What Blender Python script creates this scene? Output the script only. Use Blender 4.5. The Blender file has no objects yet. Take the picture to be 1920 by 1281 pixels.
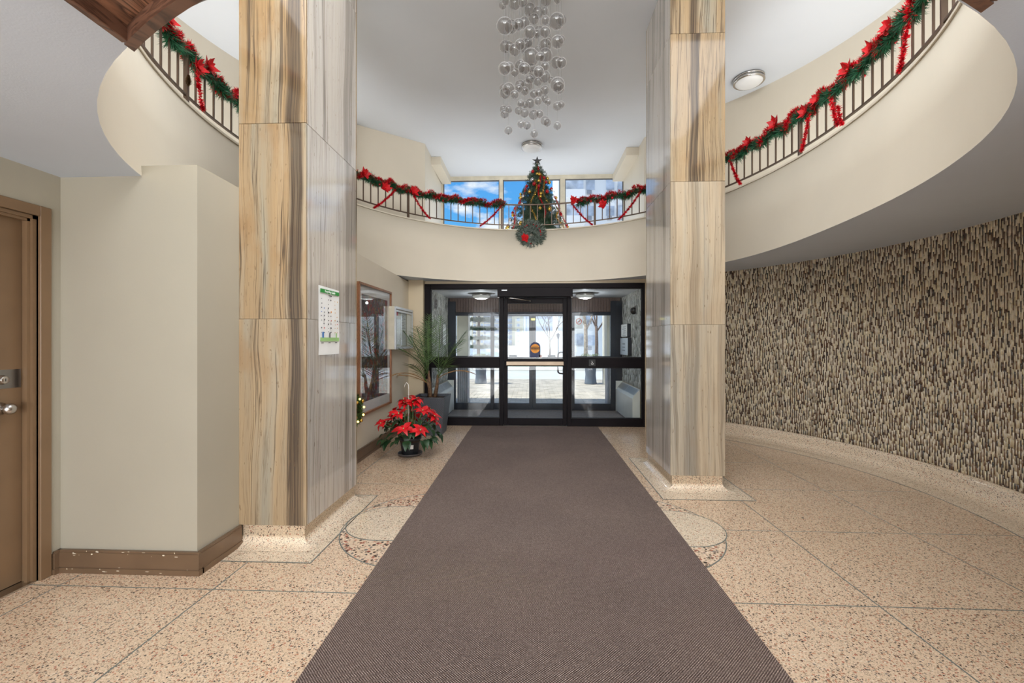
import bpy, bmesh, math, random
import numpy as np
from mathutils import Vector, Matrix
PI = math.pi
R = random.Random(7)
NR = np.random.RandomState(11)
SC = bpy.context.scene
COL = SC.collection

# ------------------------------------------------------------------ camera
EYE = 1.4
YAW = math.atan(36 / 815.0)
cam_d = bpy.data.cameras.new('camera')
cam = bpy.data.objects.new('camera', cam_d)
COL.objects.link(cam)
cam.location = (0, 0, EYE)
cam.rotation_euler = (PI / 2, 0, YAW)
cam_d.sensor_width = 36
cam_d.lens = 36 * 815 / 1920.0
cam_d.shift_y = -0.0013
cam_d.clip_end = 2000
cam_d.clip_start = 0.05
SC.camera = cam

# ------------------------------------------------------------------ world (blue sky with clouds)
def srgb(r, g, b):
    def f(c):
        c /= 255.0
        return c / 12.92 if c <= 0.04045 else ((c + 0.055) / 1.055) ** 2.4
    return (f(r), f(g), f(b), 1.0)

class NT:
    """tiny node-tree helper"""
    def __init__(s, tree):
        s.t = tree
    def n(s, typ, ins=None, **props):
        nd = s.t.nodes.new(typ)
        for k, v in props.items():
            setattr(nd, k, v)
        for k, v in (ins or {}).items():
            sk = nd.inputs[k]
            if hasattr(v, 'is_output'):
                s.t.links.new(v, sk)
            else:
                sk.default_value = v
        return nd
    def math(s, op, a, b=None, clamp=False):
        nd = s.n('ShaderNodeMath', {0: a}, operation=op)
        nd.use_clamp = clamp
        if b is not None:
            if hasattr(b, 'is_output'):
                s.t.links.new(b, nd.inputs[1])
            else:
                nd.inputs[1].default_value = b
        return nd.outputs[0]
    def mix(s, fac, a, b, blend='MIX'):
        nd = s.n('ShaderNodeMix', data_type='RGBA', blend_type=blend)
        for i, v in ((0, fac), (6, a), (7, b)):
            if hasattr(v, 'is_output'):
                s.t.links.new(v, nd.inputs[i])
            else:
                nd.inputs[i].default_value = v
        return nd.outputs[2]
    def ramp(s, fac, stops, interp='LINEAR'):
        nd = s.n('ShaderNodeValToRGB', {0: fac})
        cr = nd.color_ramp
        cr.interpolation = interp
        while len(cr.elements) > 1:
            cr.elements.remove(cr.elements[-1])
        for i, (p, c) in enumerate(stops):
            e = cr.elements[0] if i == 0 else cr.elements.new(p)
            e.position = p
            e.color = c if len(c) == 4 else (*c, 1)
        return nd.outputs[0]

world = bpy.data.worlds.new('sky')
SC.world = world
world.use_nodes = True
wt = NT(world.node_tree)
world.node_tree.nodes.clear()
tc = wt.n('ShaderNodeTexCoord')
sep = wt.n('ShaderNodeSeparateXYZ', {0: tc.outputs['Generated']})
up = wt.math('MAXIMUM', sep.outputs[2], 0.0)
sky = wt.ramp(up, [(0.0, srgb(235, 240, 246)), (0.13, srgb(165, 210, 246)), (0.26, srgb(92, 178, 246)), (0.45, srgb(58, 146, 232)), (1.0, srgb(40, 110, 205))])
mp = wt.n('ShaderNodeMapping', {0: tc.outputs['Generated'], 'Scale': (1, 1, 2.3), 'Location': (0.35, 0.2, 0.1)})
cn = wt.n('ShaderNodeTexNoise', {'Vector': mp.outputs[0], 'Scale': 6.5, 'Detail': 7, 'Roughness': 0.55})
cl = wt.ramp(cn.outputs[0], [(0.50, (0, 0, 0)), (0.62, (1, 1, 1))])
skc = wt.mix(cl, sky, srgb(250, 252, 255))
bg = wt.n('ShaderNodeBackground', {0: skc, 1: 1.0})
wo = wt.n('ShaderNodeOutputWorld', {0: bg.outputs[0]})

def light(name, kind, loc, rot, power, size=None, size_y=None, col=(1, 1, 1), **kw):
    d = bpy.data.lights.new(name, kind)
    d.energy = power
    d.color = col
    if kind == 'AREA':
        d.shape = 'RECTANGLE'
        d.size = size
        d.size_y = size_y or size
    for k, v in kw.items():
        setattr(d, k, v)
    o = bpy.data.objects.new(name, d)
    COL.objects.link(o)
    o.location = loc
    o.rotation_euler = rot
    return o

sun = light('sun', 'SUN', (0, 0, 30), (0, 0, 0), 4.6, angle=0.02, col=(1, .97, .92))
sun.rotation_euler = Vector((.6, .12, -.75)).to_track_quat('-Z', 'Y').to_euler()
# unseen area lamps added as fill for the upper storey, gallery, atrium and lobby
CW = (.94, .97, 1)
light('upper_fill', 'AREA', (0, 0.75, 4.15), (math.radians(88), 0, 0), 215, 4.6, 1.3, col=CW)
light('gallery_up_fill', 'AREA', (3.3, 3.6, 2.75), (math.radians(180), 0, 0), 58, .8, 5.0, col=CW)
light('gallery_up_fill', 'AREA', (-3.3, 3.6, 2.75), (math.radians(180), 0, 0), 58, .8, 5.0, col=CW)
light('gallery_up_fill', 'AREA', (0, 8.3, 2.75), (math.radians(180), 0, 0), 48, 3.0, 1.2, col=CW)
light('atrium_fill', 'AREA', (0, 2.5, 4.80), (math.radians(10), 0, 0), 125, 4.8, 3.4, col=CW)
light('lobby_fill', 'AREA', (0.3, -1.6, 2.30), (math.radians(22), 0, 0), 140, 5.2, 2.2, col=CW)
light('lobby_rear_fill', 'AREA', (0.3, -3.2, 1.0), (math.radians(101), 0, 0), 265, 5.5, 1.6, col=CW)

SC.view_settings.view_transform = 'Standard'
SC.view_settings.look = 'None'
SC.view_settings.gamma = 1.0
SC.view_settings.use_curve_mapping = False
SC.view_settings.exposure = 0.12
SC.cycles.max_bounces = 10
SC.cycles.transparent_max_bounces = 24
SC.cycles.diffuse_bounces = 5
SC.cycles.caustics_reflective = False
SC.cycles.caustics_refractive = False
SC.cycles.sample_clamp_indirect = 6
SC.cycles.use_denoising = True

# ------------------------------------------------------------------ materials
def newmat(name):
    m = bpy.data.materials.new(name)
    m.use_nodes = True
    m.node_tree.nodes.clear()
    t = NT(m.node_tree)
    b = t.n('ShaderNodeBsdfPrincipled')
    o = t.n('ShaderNodeOutputMaterial', {0: b.outputs[0]})
    return m, t, b, o

def bump(t, b, h, strength=0.3, dist=0.002):
    n = t.n('ShaderNodeBump', {'Height': h, 'Strength': strength, 'Distance': dist})
    t.t.links.new(n.outputs[0], b.inputs['Normal'])

def plain(name, col, rough=0.5, metal=0.0, var=0.06, scale=6.0, bmp=0.0, bscale=60.0, spec=0.5):
    m, t, b, o = newmat(name)
    g = t.n('ShaderNodeNewGeometry')
    nz = t.n('ShaderNodeTexNoise', {'Vector': g.outputs['Position'], 'Scale': scale, 'Detail': 4})
    c = srgb(*col)
    lo = tuple(max(0, x * (1 - var * 2)) for x in c[:3]) + (1,)
    hi = tuple(min(1, x * (1 + var * 2)) for x in c[:3]) + (1,)
    cc = t.ramp(nz.outputs[0], [(0.3, lo), (0.7, hi)])
    t.t.links.new(cc, b.inputs['Base Color'])
    b.inputs['Roughness'].default_value = rough
    b.inputs['Metallic'].default_value = metal
    b.inputs['Specular IOR Level'].default_value = spec
    if bmp > 0:
        n2 = t.n('ShaderNodeTexNoise', {'Vector': g.outputs['Position'], 'Scale': bscale, 'Detail': 3})
        bump(t, b, n2.outputs[0], bmp, 0.003)
    return m

def terrazzo(name, base, chips, scale=95.0, density=0.55, rough=0.22):
    m, t, b, o = newmat(name)
    g = t.n('ShaderNodeNewGeometry')
    v1 = t.n('ShaderNodeTexVoronoi', {'Vector': g.outputs['Position'], 'Scale': scale, 'Randomness': 1.0})
    s1 = t.n('ShaderNodeSeparateColor', {0: v1.outputs['Color']})
    stops = [(0.0, srgb(*base))]
    n = len(chips)
    for i, c in enumerate(chips):
        stops.append((1 - density + density * i / n, srgb(*c)))
    cc = t.ramp(s1.outputs[0], stops, 'CONSTANT')
    sz = t.math('MULTIPLY_ADD', s1.outputs[1], 0.35)
    t.t.nodes[-1].inputs[2].default_value = 0.22
    msk = t.math('LESS_THAN', v1.outputs['Distance'], sz)
    v2 = t.n('ShaderNodeTexVoronoi', {'Vector': g.outputs['Position'], 'Scale': scale * 2.1})
    s2 = t.n('ShaderNodeSeparateColor', {0: v2.outputs['Color']})
    fine = t.ramp(s2.outputs[0], [(0, srgb(*base)), (0.55, srgb(*[min(255, x + 14) for x in base])), (0.72, srgb(*[int(x * .80) for x in base])), (0.86, srgb(*[int(x * .62) for x in base])), (.93, srgb(*base))], 'CONSTANT')
    nz = t.n('ShaderNodeTexNoise', {'Vector': g.outputs['Position'], 'Scale': 1.1, 'Detail': 3})
    col = t.mix(msk, fine, cc)
    tint = t.ramp(nz.outputs[0], [(.3, (.93, .91, .88)), (.7, (1, 1, 1))])
    col = t.mix(1.0, col, tint, 'MULTIPLY')
    t.t.links.new(col, b.inputs['Base Color'])
    rr = t.n('ShaderNodeMapRange', {0: nz.outputs[0], 3: rough * .95, 4: rough * 1.1})
    t.t.links.new(rr.outputs[0], b.inputs['Roughness'])
    b.inputs['Specular IOR Level'].default_value = 0.5
    b.inputs['Coat Weight'].default_value = 0.35
    b.inputs['Coat Roughness'].default_value = 0.10
    return m

CHIPS = [(164, 122, 98), (206, 154, 124), (110, 88, 76), (236, 220, 198), (136, 126, 118), (184, 116, 94), (74, 64, 60)]
M = {}
M['terrazzo'] = terrazzo('terrazzo', (226, 199, 171), CHIPS, 104, 0.58)
M['terrazzo_light'] = terrazzo('terrazzo_light', (230, 212, 188), CHIPS, 120, 0.38)
M['terrazzo_coarse'] = terrazzo('terrazzo_coarse', (222, 196, 170), [(168, 110, 90), (206, 150, 126), (84, 62, 56), (236, 220, 200), (132, 124, 120), (150, 84, 70), (60, 50, 48)], 42, 0.75)
M['strip'] = plain('divider_metal', (112, 116, 110), 0.5, 0.0)
M['wall'] = plain('wall_cream', (214, 205, 188), 0.55, 0, 0.015, 1.5, 0.08, 90)
M['wall_grey'] = plain('wall_greige', (168, 162, 147), 0.5, 0, 0.02, 1.3, 0.08, 90)
M['wall_doorlit'] = plain('wall_door_daylight', (212, 202, 184), 0.5, 0, 0.02, 1.3, 0.08, 90)  # wall stretch by the entrance, door daylight put into its colour
M['wall_tan'] = plain('wall_tan', (206, 190, 162), 0.5, 0, 0.02, 1.3, 0.08, 90)
M['ceil'] = plain('ceiling_paint', (212, 216, 222), 0.75, 0, 0.012, 1.0, 0.1, 120)
M['soffit'] = plain('soffit_paint', (204, 214, 228), 0.75, 0, 0.02, 1.2, 0.15, 140)
M['brown'] = plain('brown_gloss_paint', (122, 97, 72), 0.38, 0, 0.05, 3, 0.06, 50)
M['brown_dark'] = plain('brown_base_paint', (108, 86, 66), 0.35, 0, 0.06, 4, 0.06, 50)
M['chip'] = plain('bare_plaster_chip', (216, 206, 186), 0.8)
M['chrome'] = plain('brushed_chrome', (196, 192, 188), 0.22, 1.0, 0.03)
M['steel'] = plain('steel', (150, 148, 146), 0.35, 1.0, 0.05)
M['black'] = plain('black_aluminium', (22, 17, 20), 0.5, 0.0, 0.1, 4, spec=.12)
M['black_dark'] = plain('black_gasket', (14, 13, 14), 0.5)
M['blackblue'] = plain('outer_frame_paint', (38, 42, 52), 0.35, 0.2, 0.1, 4)
M['bronze'] = plain('satin_bronze', (140, 124, 106), 0.35, 0.7, 0.04)
M['rail'] = plain('rail_bronze', (94, 78, 66), 0.35, 0.5, 0.06)
M['frame_beige'] = plain('window_frame_beige', (206, 198, 178), 0.5)
M['white'] = plain('white_plastic', (232, 232, 230), 0.4, 0, .02)
M['paper'] = plain('white_paper', (238, 238, 236), 0.7, 0, .02)
M['red_ink'] = plain('red_ink', (200, 60, 52), 0.6)
M['green_ink'] = plain('green_ink', (46, 140, 60), 0.6)
M['ltgreen_ink'] = plain('light_green_ink', (160, 200, 130), 0.6)
M['blue_ink'] = plain('blue_ink', (60, 120, 190), 0.6)
M['grey_ink'] = plain('grey_ink', (90, 92, 96), 0.6)
M['dark_ink'] = plain('dark_ink', (24, 24, 26), 0.6)
M['orange_ink'] = plain('orange_ink', (232, 150, 30), 0.5)
M['tan_ink'] = plain('tan_ink', (214, 180, 130), 0.6)
M['navy_ink'] = plain('navy_ink', (30, 40, 84), 0.5)
M['silver_frame'] = plain('silver_case', (196, 200, 204), 0.35, 0.4, 0.03)
M['snow'] = plain('snow_ground', (232, 232, 230), 0.9, 0, .05, .4)
M['road'] = plain('road', (226, 224, 220), 0.9, 0, .04, .8)
M['facade'] = plain('beige_concrete', (228, 216, 188), 0.8, 0, .03, .2)
M['facade_white'] = plain('white_brick', (240, 238, 234), 0.8, 0, .02, .3)
M['facade_grey'] = plain('grey_siding', (214, 217, 224), 0.7, 0, .03, .3)
M['far_glass'] = plain('far_window', (196, 203, 214), 0.25, 0, .2, .8)
M['balcony'] = plain('balcony_panel', (150, 152, 158), 0.6, 0, .08, .5)
M['bark'] = plain('bark', (120, 100, 88), 0.9, 0, .2, 8, .5, 20)
M['bark_pink'] = plain('bark_pale', (176, 158, 140), 0.9, 0, .2, 8, .5, 20)
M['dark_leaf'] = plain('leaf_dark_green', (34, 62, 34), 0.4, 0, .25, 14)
M['palm'] = plain('palm_green', (72, 98, 48), 0.4, 0, .4, 9)
M['palm_brown'] = plain('palm_dry', (150, 112, 66), 0.6, 0, .2, 12)
M['palm_trunk'] = plain('palm_trunk', (104, 78, 56), 0.9, 0, .25, 30, .8, 60)
M['spruce'] = plain('spruce_green', (34, 92, 60), 0.5, 0, .3, 20)
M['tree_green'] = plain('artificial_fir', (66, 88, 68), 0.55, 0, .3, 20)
M['frost'] = plain('frosted_green', (150, 160, 152), 0.5, 0, .2, 20)
M['bract'] = plain('poinsettia_red', (206, 14, 26), 0.42, 0, .2, 10)
M['velvet'] = plain('red_velvet', (204, 18, 28), 0.6, 0, .12, 20)
M['tinsel'] = plain('red_tinsel', (214, 24, 40), 0.25, 0.25, .25, 30)
M['tinsel_gold'] = plain('gold_tinsel', (206, 170, 84), 0.25, 0.8, .2, 30)
M['berry'] = plain('red_bauble', (176, 22, 30), 0.15, 0.3, .08)
M['gold'] = plain('gold_bauble', (214, 176, 84), 0.2, 0.9, .05)
M['silver'] = plain('silver_bauble', (204, 206, 210), 0.15, 0.9, .05)
M['star'] = plain('dark_silver_glitter', (104, 106, 110), 0.35, 0.7, .2, 80)
M['cone'] = plain('pine_cone', (120, 92, 60), 0.8, 0, .2, 40)
M['soil'] = plain('potting_soil', (52, 40, 32), 0.95, 0, .2, 40, .8, 80)
M['pot'] = plain('black_plastic_pot', (34, 36, 40), 0.4, 0, .08)
M['saucer'] = plain('grey_plastic_saucer', (84, 80, 80), 0.4, 0, .08)
M['urn'] = plain('blue_grey_planter', (92, 104, 118), 0.5, 0, .08)
M['grass'] = plain('pale_grass', (150, 160, 128), 0.8, 0, .2, 9)
M['mat_grey'] = plain('entrance_mat', (128, 120, 116), 0.95, 0, .08, 20, .4, 300)
M['radiator'] = plain('radiator_enamel', (212, 212, 206), 0.4, 0, .02)
M['brick'] = plain('paver_stone', (214, 200, 180), 0.85, 0, .12, 3, .3, 40)
M['pole_grey'] = plain('grey_post', (96, 98, 104), 0.5, 0.3)
M['wire'] = plain('thin_steel_wire', (150, 150, 150), 0.4, 0.6)
M['van'] = plain('pale_blue_van', (190, 206, 220), 0.35)
M['tyre'] = plain('tyre', (30, 30, 32), 0.8)
M['stone_col'] = plain('canopy_column_stucco', (232, 226, 212), 0.8, 0, .04, 2)
M['corr'] = plain('fluted_grey_metal', (150, 148, 154), 0.5, 0.2, .05)

def glassmat(name, tint=(0.95, 0.97, 0.97), ior=1.45, gl=1.0, rough=0.0):
    m = bpy.data.materials.new(name)
    m.use_nodes = True
    m.node_tree.nodes.clear()
    t = NT(m.node_tree)
    tr = t.n('ShaderNodeBsdfTransparent', {0: (*tint, 1)})
    g = t.n('ShaderNodeBsdfGlossy', {0: (gl, gl, gl, 1), 'Roughness': rough})
    fr = t.n('ShaderNodeFresnel', {0: ior})
    ge = t.n('ShaderNodeNewGeometry')
    fac = t.math('MULTIPLY', fr.outputs[0], t.math('SUBTRACT', 1.0, ge.outputs['Backfacing']))
    mx = t.n('ShaderNodeMixShader', {0: fac, 1: tr.outputs[0], 2: g.outputs[0]})
    t.n('ShaderNodeOutputMaterial', {0: mx.outputs[0]})
    return m
M['glass'] = glassmat('clear_glass')
M['glass_up'] = glassmat('upper_window_glass')
def globemat():
    m = bpy.data.materials.new('blown_glass')
    m.use_nodes = True
    m.node_tree.nodes.clear()
    t = NT(m.node_tree)
    tr = t.n('ShaderNodeBsdfTransparent', {0: (.80, .79, .785, 1)})
    g = t.n('ShaderNodeBsdfGlossy', {0: (1, 1, 1, 1), 'Roughness': .02})
    fr = t.n('ShaderNodeFresnel', {0: 1.6})
    ge = t.n('ShaderNodeNewGeometry')
    nb = t.math('SUBTRACT', 1.0, ge.outputs['Backfacing'])
    mx = t.n('ShaderNodeMixShader', {0: t.math('MULTIPLY', fr.outputs[0], nb), 1: tr.outputs[0], 2: g.outputs[0]})
    lw = t.n('ShaderNodeLayerWeight', {0: .5})
    rim = t.math('MULTIPLY', t.math('POWER', lw.outputs['Facing'], 3.0), .75)  # whitish rim stands in for windows refracted at the glass edge
    df = t.n('ShaderNodeBsdfDiffuse', {0: (.9, .9, .9, 1)})
    tl = t.n('ShaderNodeBsdfTranslucent', {0: (.9, .9, .9, 1)})
    dd = t.n('ShaderNodeMixShader', {0: .5, 1: df.outputs[0], 2: tl.outputs[0]})
    m2 = t.n('ShaderNodeMixShader', {0: rim, 1: mx.outputs[0], 2: dd.outputs[0]})
    t.n('ShaderNodeOutputMaterial', {0: m2.outputs[0]})
    return m
M['globe'] = globemat()
M['pic_glass'] = glassmat('picture_glass', (0.98, 0.98, 0.98), 2.6)

def emissive(name, col, s):
    m, t, b, o = newmat(name)
    b.inputs['Base Color'].default_value = srgb(*col)
    b.inputs['Emission Color'].default_value = srgb(*col)
    b.inputs['Emission Strength'].default_value = s
    b.inputs['Roughness'].default_value = 0.4
    return m
M['diffuser'] = emissive('lamp_diffuser', (226, 226, 226), 0.05)
M['diffuser_on'] = emissive('vestibule_lamp_diffuser', (240, 240, 236), 0.12)
M['fairy'] = emissive('warm_fairy_light', (255, 214, 110), 5)
M['yellow_light'] = emissive('yellow_indicator', (250, 236, 120), 1.6)

def marble():
    """striped marble; the slab's object colour sets R: vein strength, G: ochre, B: paleness of that slab of stone"""
    m, t, b, o = newmat('striped_marble')
    g = t.n('ShaderNodeNewGeometry')
    oi = t.n('ShaderNodeObjectInfo')
    oc = t.n('ShaderNodeSeparateColor', {0: oi.outputs['Color']})
    sp = t.n('ShaderNodeSeparateXYZ', {0: g.outputs['Position']})
    u = t.math('ADD', sp.outputs[0], sp.outputs[1])
    z = sp.outputs[2]
    rnd = t.math('MULTIPLY', oi.outputs['Alpha'], 37.0)
    def cmb(a, b_, c_): return t.n('ShaderNodeCombineXYZ', {0: a, 1: b_, 2: c_}).outputs[0]
    def noise(v, detail=3, rough=.5): return t.n('ShaderNodeTexNoise', {'Vector': v, 'Scale': 1.0, 'Detail': detail, 'Roughness': rough}).outputs[0]
    def k(a, f): return t.math('MULTIPLY', a, f)
    # veins drift sideways with height: one slow drift and one quick tremble
    w1 = noise(cmb(k(u, 2.0), rnd, k(z, .7)), 2)
    w2 = noise(cmb(k(u, 9.0), rnd, k(z, 2.6)), 3)
    uu = t.math('ADD', u, t.math('ADD', k(w1, .14), k(w2, .016)))
    def band(scale, zs, seed, detail=3, rough=.5):
        return noise(cmb(k(uu, scale), t.math('ADD', rnd, seed), k(z, zs)), detail, rough)
    base = t.ramp(band(5.5, .3, 0, 4), [(.32, srgb(146, 140, 124)), (.43, srgb(160, 144, 120)), (.52, srgb(160, 134, 100)), (.60, srgb(150, 127, 96)), (.70, srgb(150, 141, 122))])
    grey = t.ramp(band(5.5, .3, 0, 4), [(.32, srgb(156, 149, 135)), (.5, srgb(180, 165, 140)), (.70, srgb(164, 155, 139))])
    c = t.mix(oc.outputs[1], grey, base)
    patch = t.ramp(band(4.5, 2.2, 5.5, 4, .6), [(.54, (0, 0, 0)), (.70, (.7, .7, .7))])
    c = t.mix(t.math('MULTIPLY', patch, oc.outputs[1]), c, srgb(148, 117, 82))
    c = t.mix(oc.outputs[2], c, srgb(202, 196, 190))
    streak = t.ramp(band(90, .5, 51.0, 4, .7), [(.3, (.45, .45, .45)), (.6, (1, 1, 1))])
    wide = t.ramp(band(6.5, .16, 11.0, 5, .6), [(.0, (0, 0, 0)), (.56, (0, 0, 0)), (.585, (.95, .95, .95)), (.66, (.7, .7, .7)), (.76, (.15, .15, .15))])
    # three broad smoky veins that run through the blocks the slabs were cut from
    for u0, hw, st_ in ((1.245, .062, 1.15), (1.985, .06, .8), (5.60, .05, .9)):
        d_ = t.math('ABSOLUTE', t.math('SUBTRACT', uu, u0 + .115))
        bnd = t.math('MULTIPLY', t.math('SUBTRACT', 1.0, t.math('DIVIDE', d_, hw), clamp=True), 2.2 * st_, clamp=True)
        wide = t.math('MAXIMUM', wide, bnd)
    wide = t.math('MULTIPLY', t.math('MULTIPLY', wide, streak), oc.outputs[0])
    c = t.mix(wide, c, srgb(72, 60, 50))
    v1 = t.ramp(band(17, .16, 21.0, 4, .6), [(.34, (0, 0, 0)), (.352, (.85, .85, .85)), (.37, (0, 0, 0)), (.54, (0, 0, 0)), (.552, (1, 1, 1)), (.572, (.2, .2, .2)), (.60, (0, 0, 0)), (.64, (0, 0, 0)), (.655, (.9, .9, .9)), (.68, (0, 0, 0))])
    c = t.mix(t.math('MULTIPLY', v1, t.math('MULTIPLY', oc.outputs[0], .9)), c, srgb(58, 47, 40))
    v2 = t.ramp(band(30, .5, 61.0, 5, .65), [(.485, (0, 0, 0)), (.5, (.55, .55, .55)), (.515, (0, 0, 0))])
    c = t.mix(t.math('MULTIPLY', v2, oc.outputs[0]), c, srgb(96, 78, 60))
    fine = t.ramp(band(75, .6, 31.0, 4, .65), [(.35, (.84, .82, .79)), (.55, (1, 1, 1)), (.75, (.90, .88, .84))])
    c = t.mix(.6, c, fine, 'MULTIPLY')
    pit = noise(t.n('ShaderNodeMapping', {0: g.outputs['Position'], 'Scale': (60, 60, 16)}).outputs[0], 3)
    c = t.mix(t.ramp(pit, [(.68, (0, 0, 0)), (.72, (.6, .6, .6))]), c, srgb(104, 82, 58))
    t.t.links.new(c, b.inputs['Base Color'])
    b.inputs['Roughness'].default_value = 0.09
    b.inputs['Specular IOR Level'].default_value = 0.5
    b.inputs['Coat Weight'].default_value = 0.5
    b.inputs['Coat Roughness'].default_value = 0.06
    b.inputs['Coat IOR'].default_value = 1.45
    bump(t, b, pit, .05, .001)
    return m
M['marble'] = marble()

def wood(name, c1, c2, sx, sy, sz, rough=.3):
    m, t, b, o = newmat(name)
    g = t.n('ShaderNodeNewGeometry')
    oi = t.n('ShaderNodeObjectInfo')
    mp = t.n('ShaderNodeMapping', {0: g.outputs['Position'], 'Scale': (sx, sy, sz)})
    add = t.n('ShaderNodeVectorMath', {0: mp.outputs[0]}, operation='ADD')
    cmb = t.n('ShaderNodeCombineXYZ', {0: t.math('MULTIPLY', oi.outputs['Random'], 50.0)})
    t.t.links.new(cmb.outputs[0], add.inputs[1])
    nz = t.n('ShaderNodeTexNoise', {'Vector': add.outputs[0], 'Scale': 1.0, 'Detail': 5, 'Roughness': .6, 'Distortion': .8})
    w = t.math('FRACT', t.math('MULTIPLY', nz.outputs[0], 9.0))
    c = t.ramp(w, [(0, srgb(*c1)), (.5, srgb(*c2)), (.85, srgb(*c2)), (1, srgb(*c1))])
    t.t.links.new(c, b.inputs['Base Color'])
    b.inputs['Roughness'].default_value = rough
    bump(t, b, w, .08, .001)
    return m
M['wood'] = wood('dark_walnut', (60, 40, 32), (150, 108, 84), 9, .9, 9)
M['wood_rim'] = wood('walnut_edge', (72, 50, 40), (112, 80, 64), 2, 2, 18)
M['panel_wood'] = wood('brown_grooved_panelling', (74, 56, 50), (104, 82, 74), 30, 10, 2, .5)
M['pic_wood'] = wood('picture_frame_wood', (120, 78, 52), (150, 102, 70), 20, 4, 4, .35)

def carpet():
    m, t, b, o = newmat('ribbed_brown_carpet')
    g = t.n('ShaderNodeNewGeometry')
    sp = t.n('ShaderNodeSeparateXYZ', {0: g.outputs['Position']})
    k = 2 * PI / 0.0125
    sx = t.math('SINE', t.math('MULTIPLY', sp.outputs[0], k))
    sy = t.math('SINE', t.math('MULTIPLY', sp.outputs[1], k))
    p = t.math('MULTIPLY', sx, sy)
    nz = t.n('ShaderNodeTexNoise', {'Vector': g.outputs['Position'], 'Scale': 160, 'Detail': 2})
    h = t.math('MULTIPLY_ADD', nz.outputs[0], 1.3)
    t.t.links.new(p, t.t.nodes[-1].inputs[2])
    c = t.ramp(t.math('MULTIPLY_ADD', h, .35), [(.1, srgb(56, 44, 40)), (.42, srgb(104, 88, 81)), (.62, srgb(150, 131, 122)), (.85, srgb(222, 204, 192))])
    for nd in t.t.nodes:
        if nd.type == 'MATH' and nd.operation == 'MULTIPLY_ADD' and abs(nd.inputs[1].default_value - .35) < 1e-6:
            nd.inputs[2].default_value = .22
    big = t.n('ShaderNodeTexNoise', {'Vector': g.outputs['Position'], 'Scale': 1.6, 'Detail': 3})
    c = t.mix(1.0, c, t.ramp(big.outputs[0], [(.3, (.86, .86, .88)), (.7, (1, 1, 1))]), 'MULTIPLY')
    t.t.links.new(c, b.inputs['Base Color'])
    b.inputs['Roughness'].default_value = .95
    b.inputs['Specular IOR Level'].default_value = .2
    bump(t, b, h, .7, .004)
    return m
M['carpet'] = carpet()
M['carpet_edge'] = plain('carpet_edge', (70, 56, 52), .9)

def tintmat(name, rough=.15, spec=.8):
    m, t, b, o = newmat(name)
    a = t.n('ShaderNodeAttribute', attribute_name='tint')
    t.t.links.new(a.outputs['Color'], b.inputs['Base Color'])
    b.inputs['Roughness'].default_value = rough
    b.inputs['Specular IOR Level'].default_value = spec
    return m
M['mosaic'] = tintmat('glass_stone_mosaic', .12, 1.0)
M['grout'] = plain('mosaic_grout', (186, 174, 152), .8)

def artmat():
    m, t, b, o = newmat('crowd_artwork')
    g = t.n('ShaderNodeNewGeometry')
    v = t.n('ShaderNodeTexVoronoi', {'Vector': g.outputs['Position'], 'Scale': 16, 'Randomness': 1})
    nz = t.n('ShaderNodeTexNoise', {'Vector': g.outputs['Position'], 'Scale': 26, 'Detail': 5})
    s = t.n('ShaderNodeSeparateColor', {0: v.outputs['Color']})
    f = t.math('ADD', t.math('MULTIPLY', s.outputs[0], .6), t.math('MULTIPLY', nz.outputs[0], .5))
    c = t.ramp(f, [(0, srgb(34, 30, 32)), (.36, srgb(70, 66, 70)), (.45, srgb(150, 44, 42)), (.52, srgb(48, 46, 50)), (.66, srgb(140, 136, 138)), (.74, srgb(60, 56, 58)), (.84, srgb(140, 112, 60)), (.92, srgb(42, 38, 40))])
    t.t.links.new(c, b.inputs['Base Color'])
    b.inputs['Roughness'].default_value = .6
    return m
M['art'] = artmat()

def wickermat():
    m, t, b, o = newmat('charcoal_wicker')
    g = t.n('ShaderNodeNewGeometry')
    sp = t.n('ShaderNodeSeparateXYZ', {0: g.outputs['Position']})
    hz = t.math('SINE', t.math('MULTIPLY', sp.outputs[2], 2 * PI / .016))
    u = t.math('ADD', sp.outputs[0], sp.outputs[1])
    hu = t.math('SINE', t.math('MULTIPLY', u, 2 * PI / .03))
    w = t.math('MULTIPLY', hz, hu)
    c = t.ramp(t.math('MULTIPLY_ADD', w, .5), [(0, srgb(30, 32, 38)), (.6, srgb(66, 70, 78)), (1, srgb(120, 124, 132))])
    for nd in t.t.nodes:
        if nd.type == 'MATH' and nd.operation == 'MULTIPLY_ADD':
            nd.inputs[2].default_value = .5
    t.t.links.new(c, b.inputs['Base Color'])
    b.inputs['Roughness'].default_value = .4
    bump(t, b, w, .6, .004)
    return m
M['wicker'] = wickermat()

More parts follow.
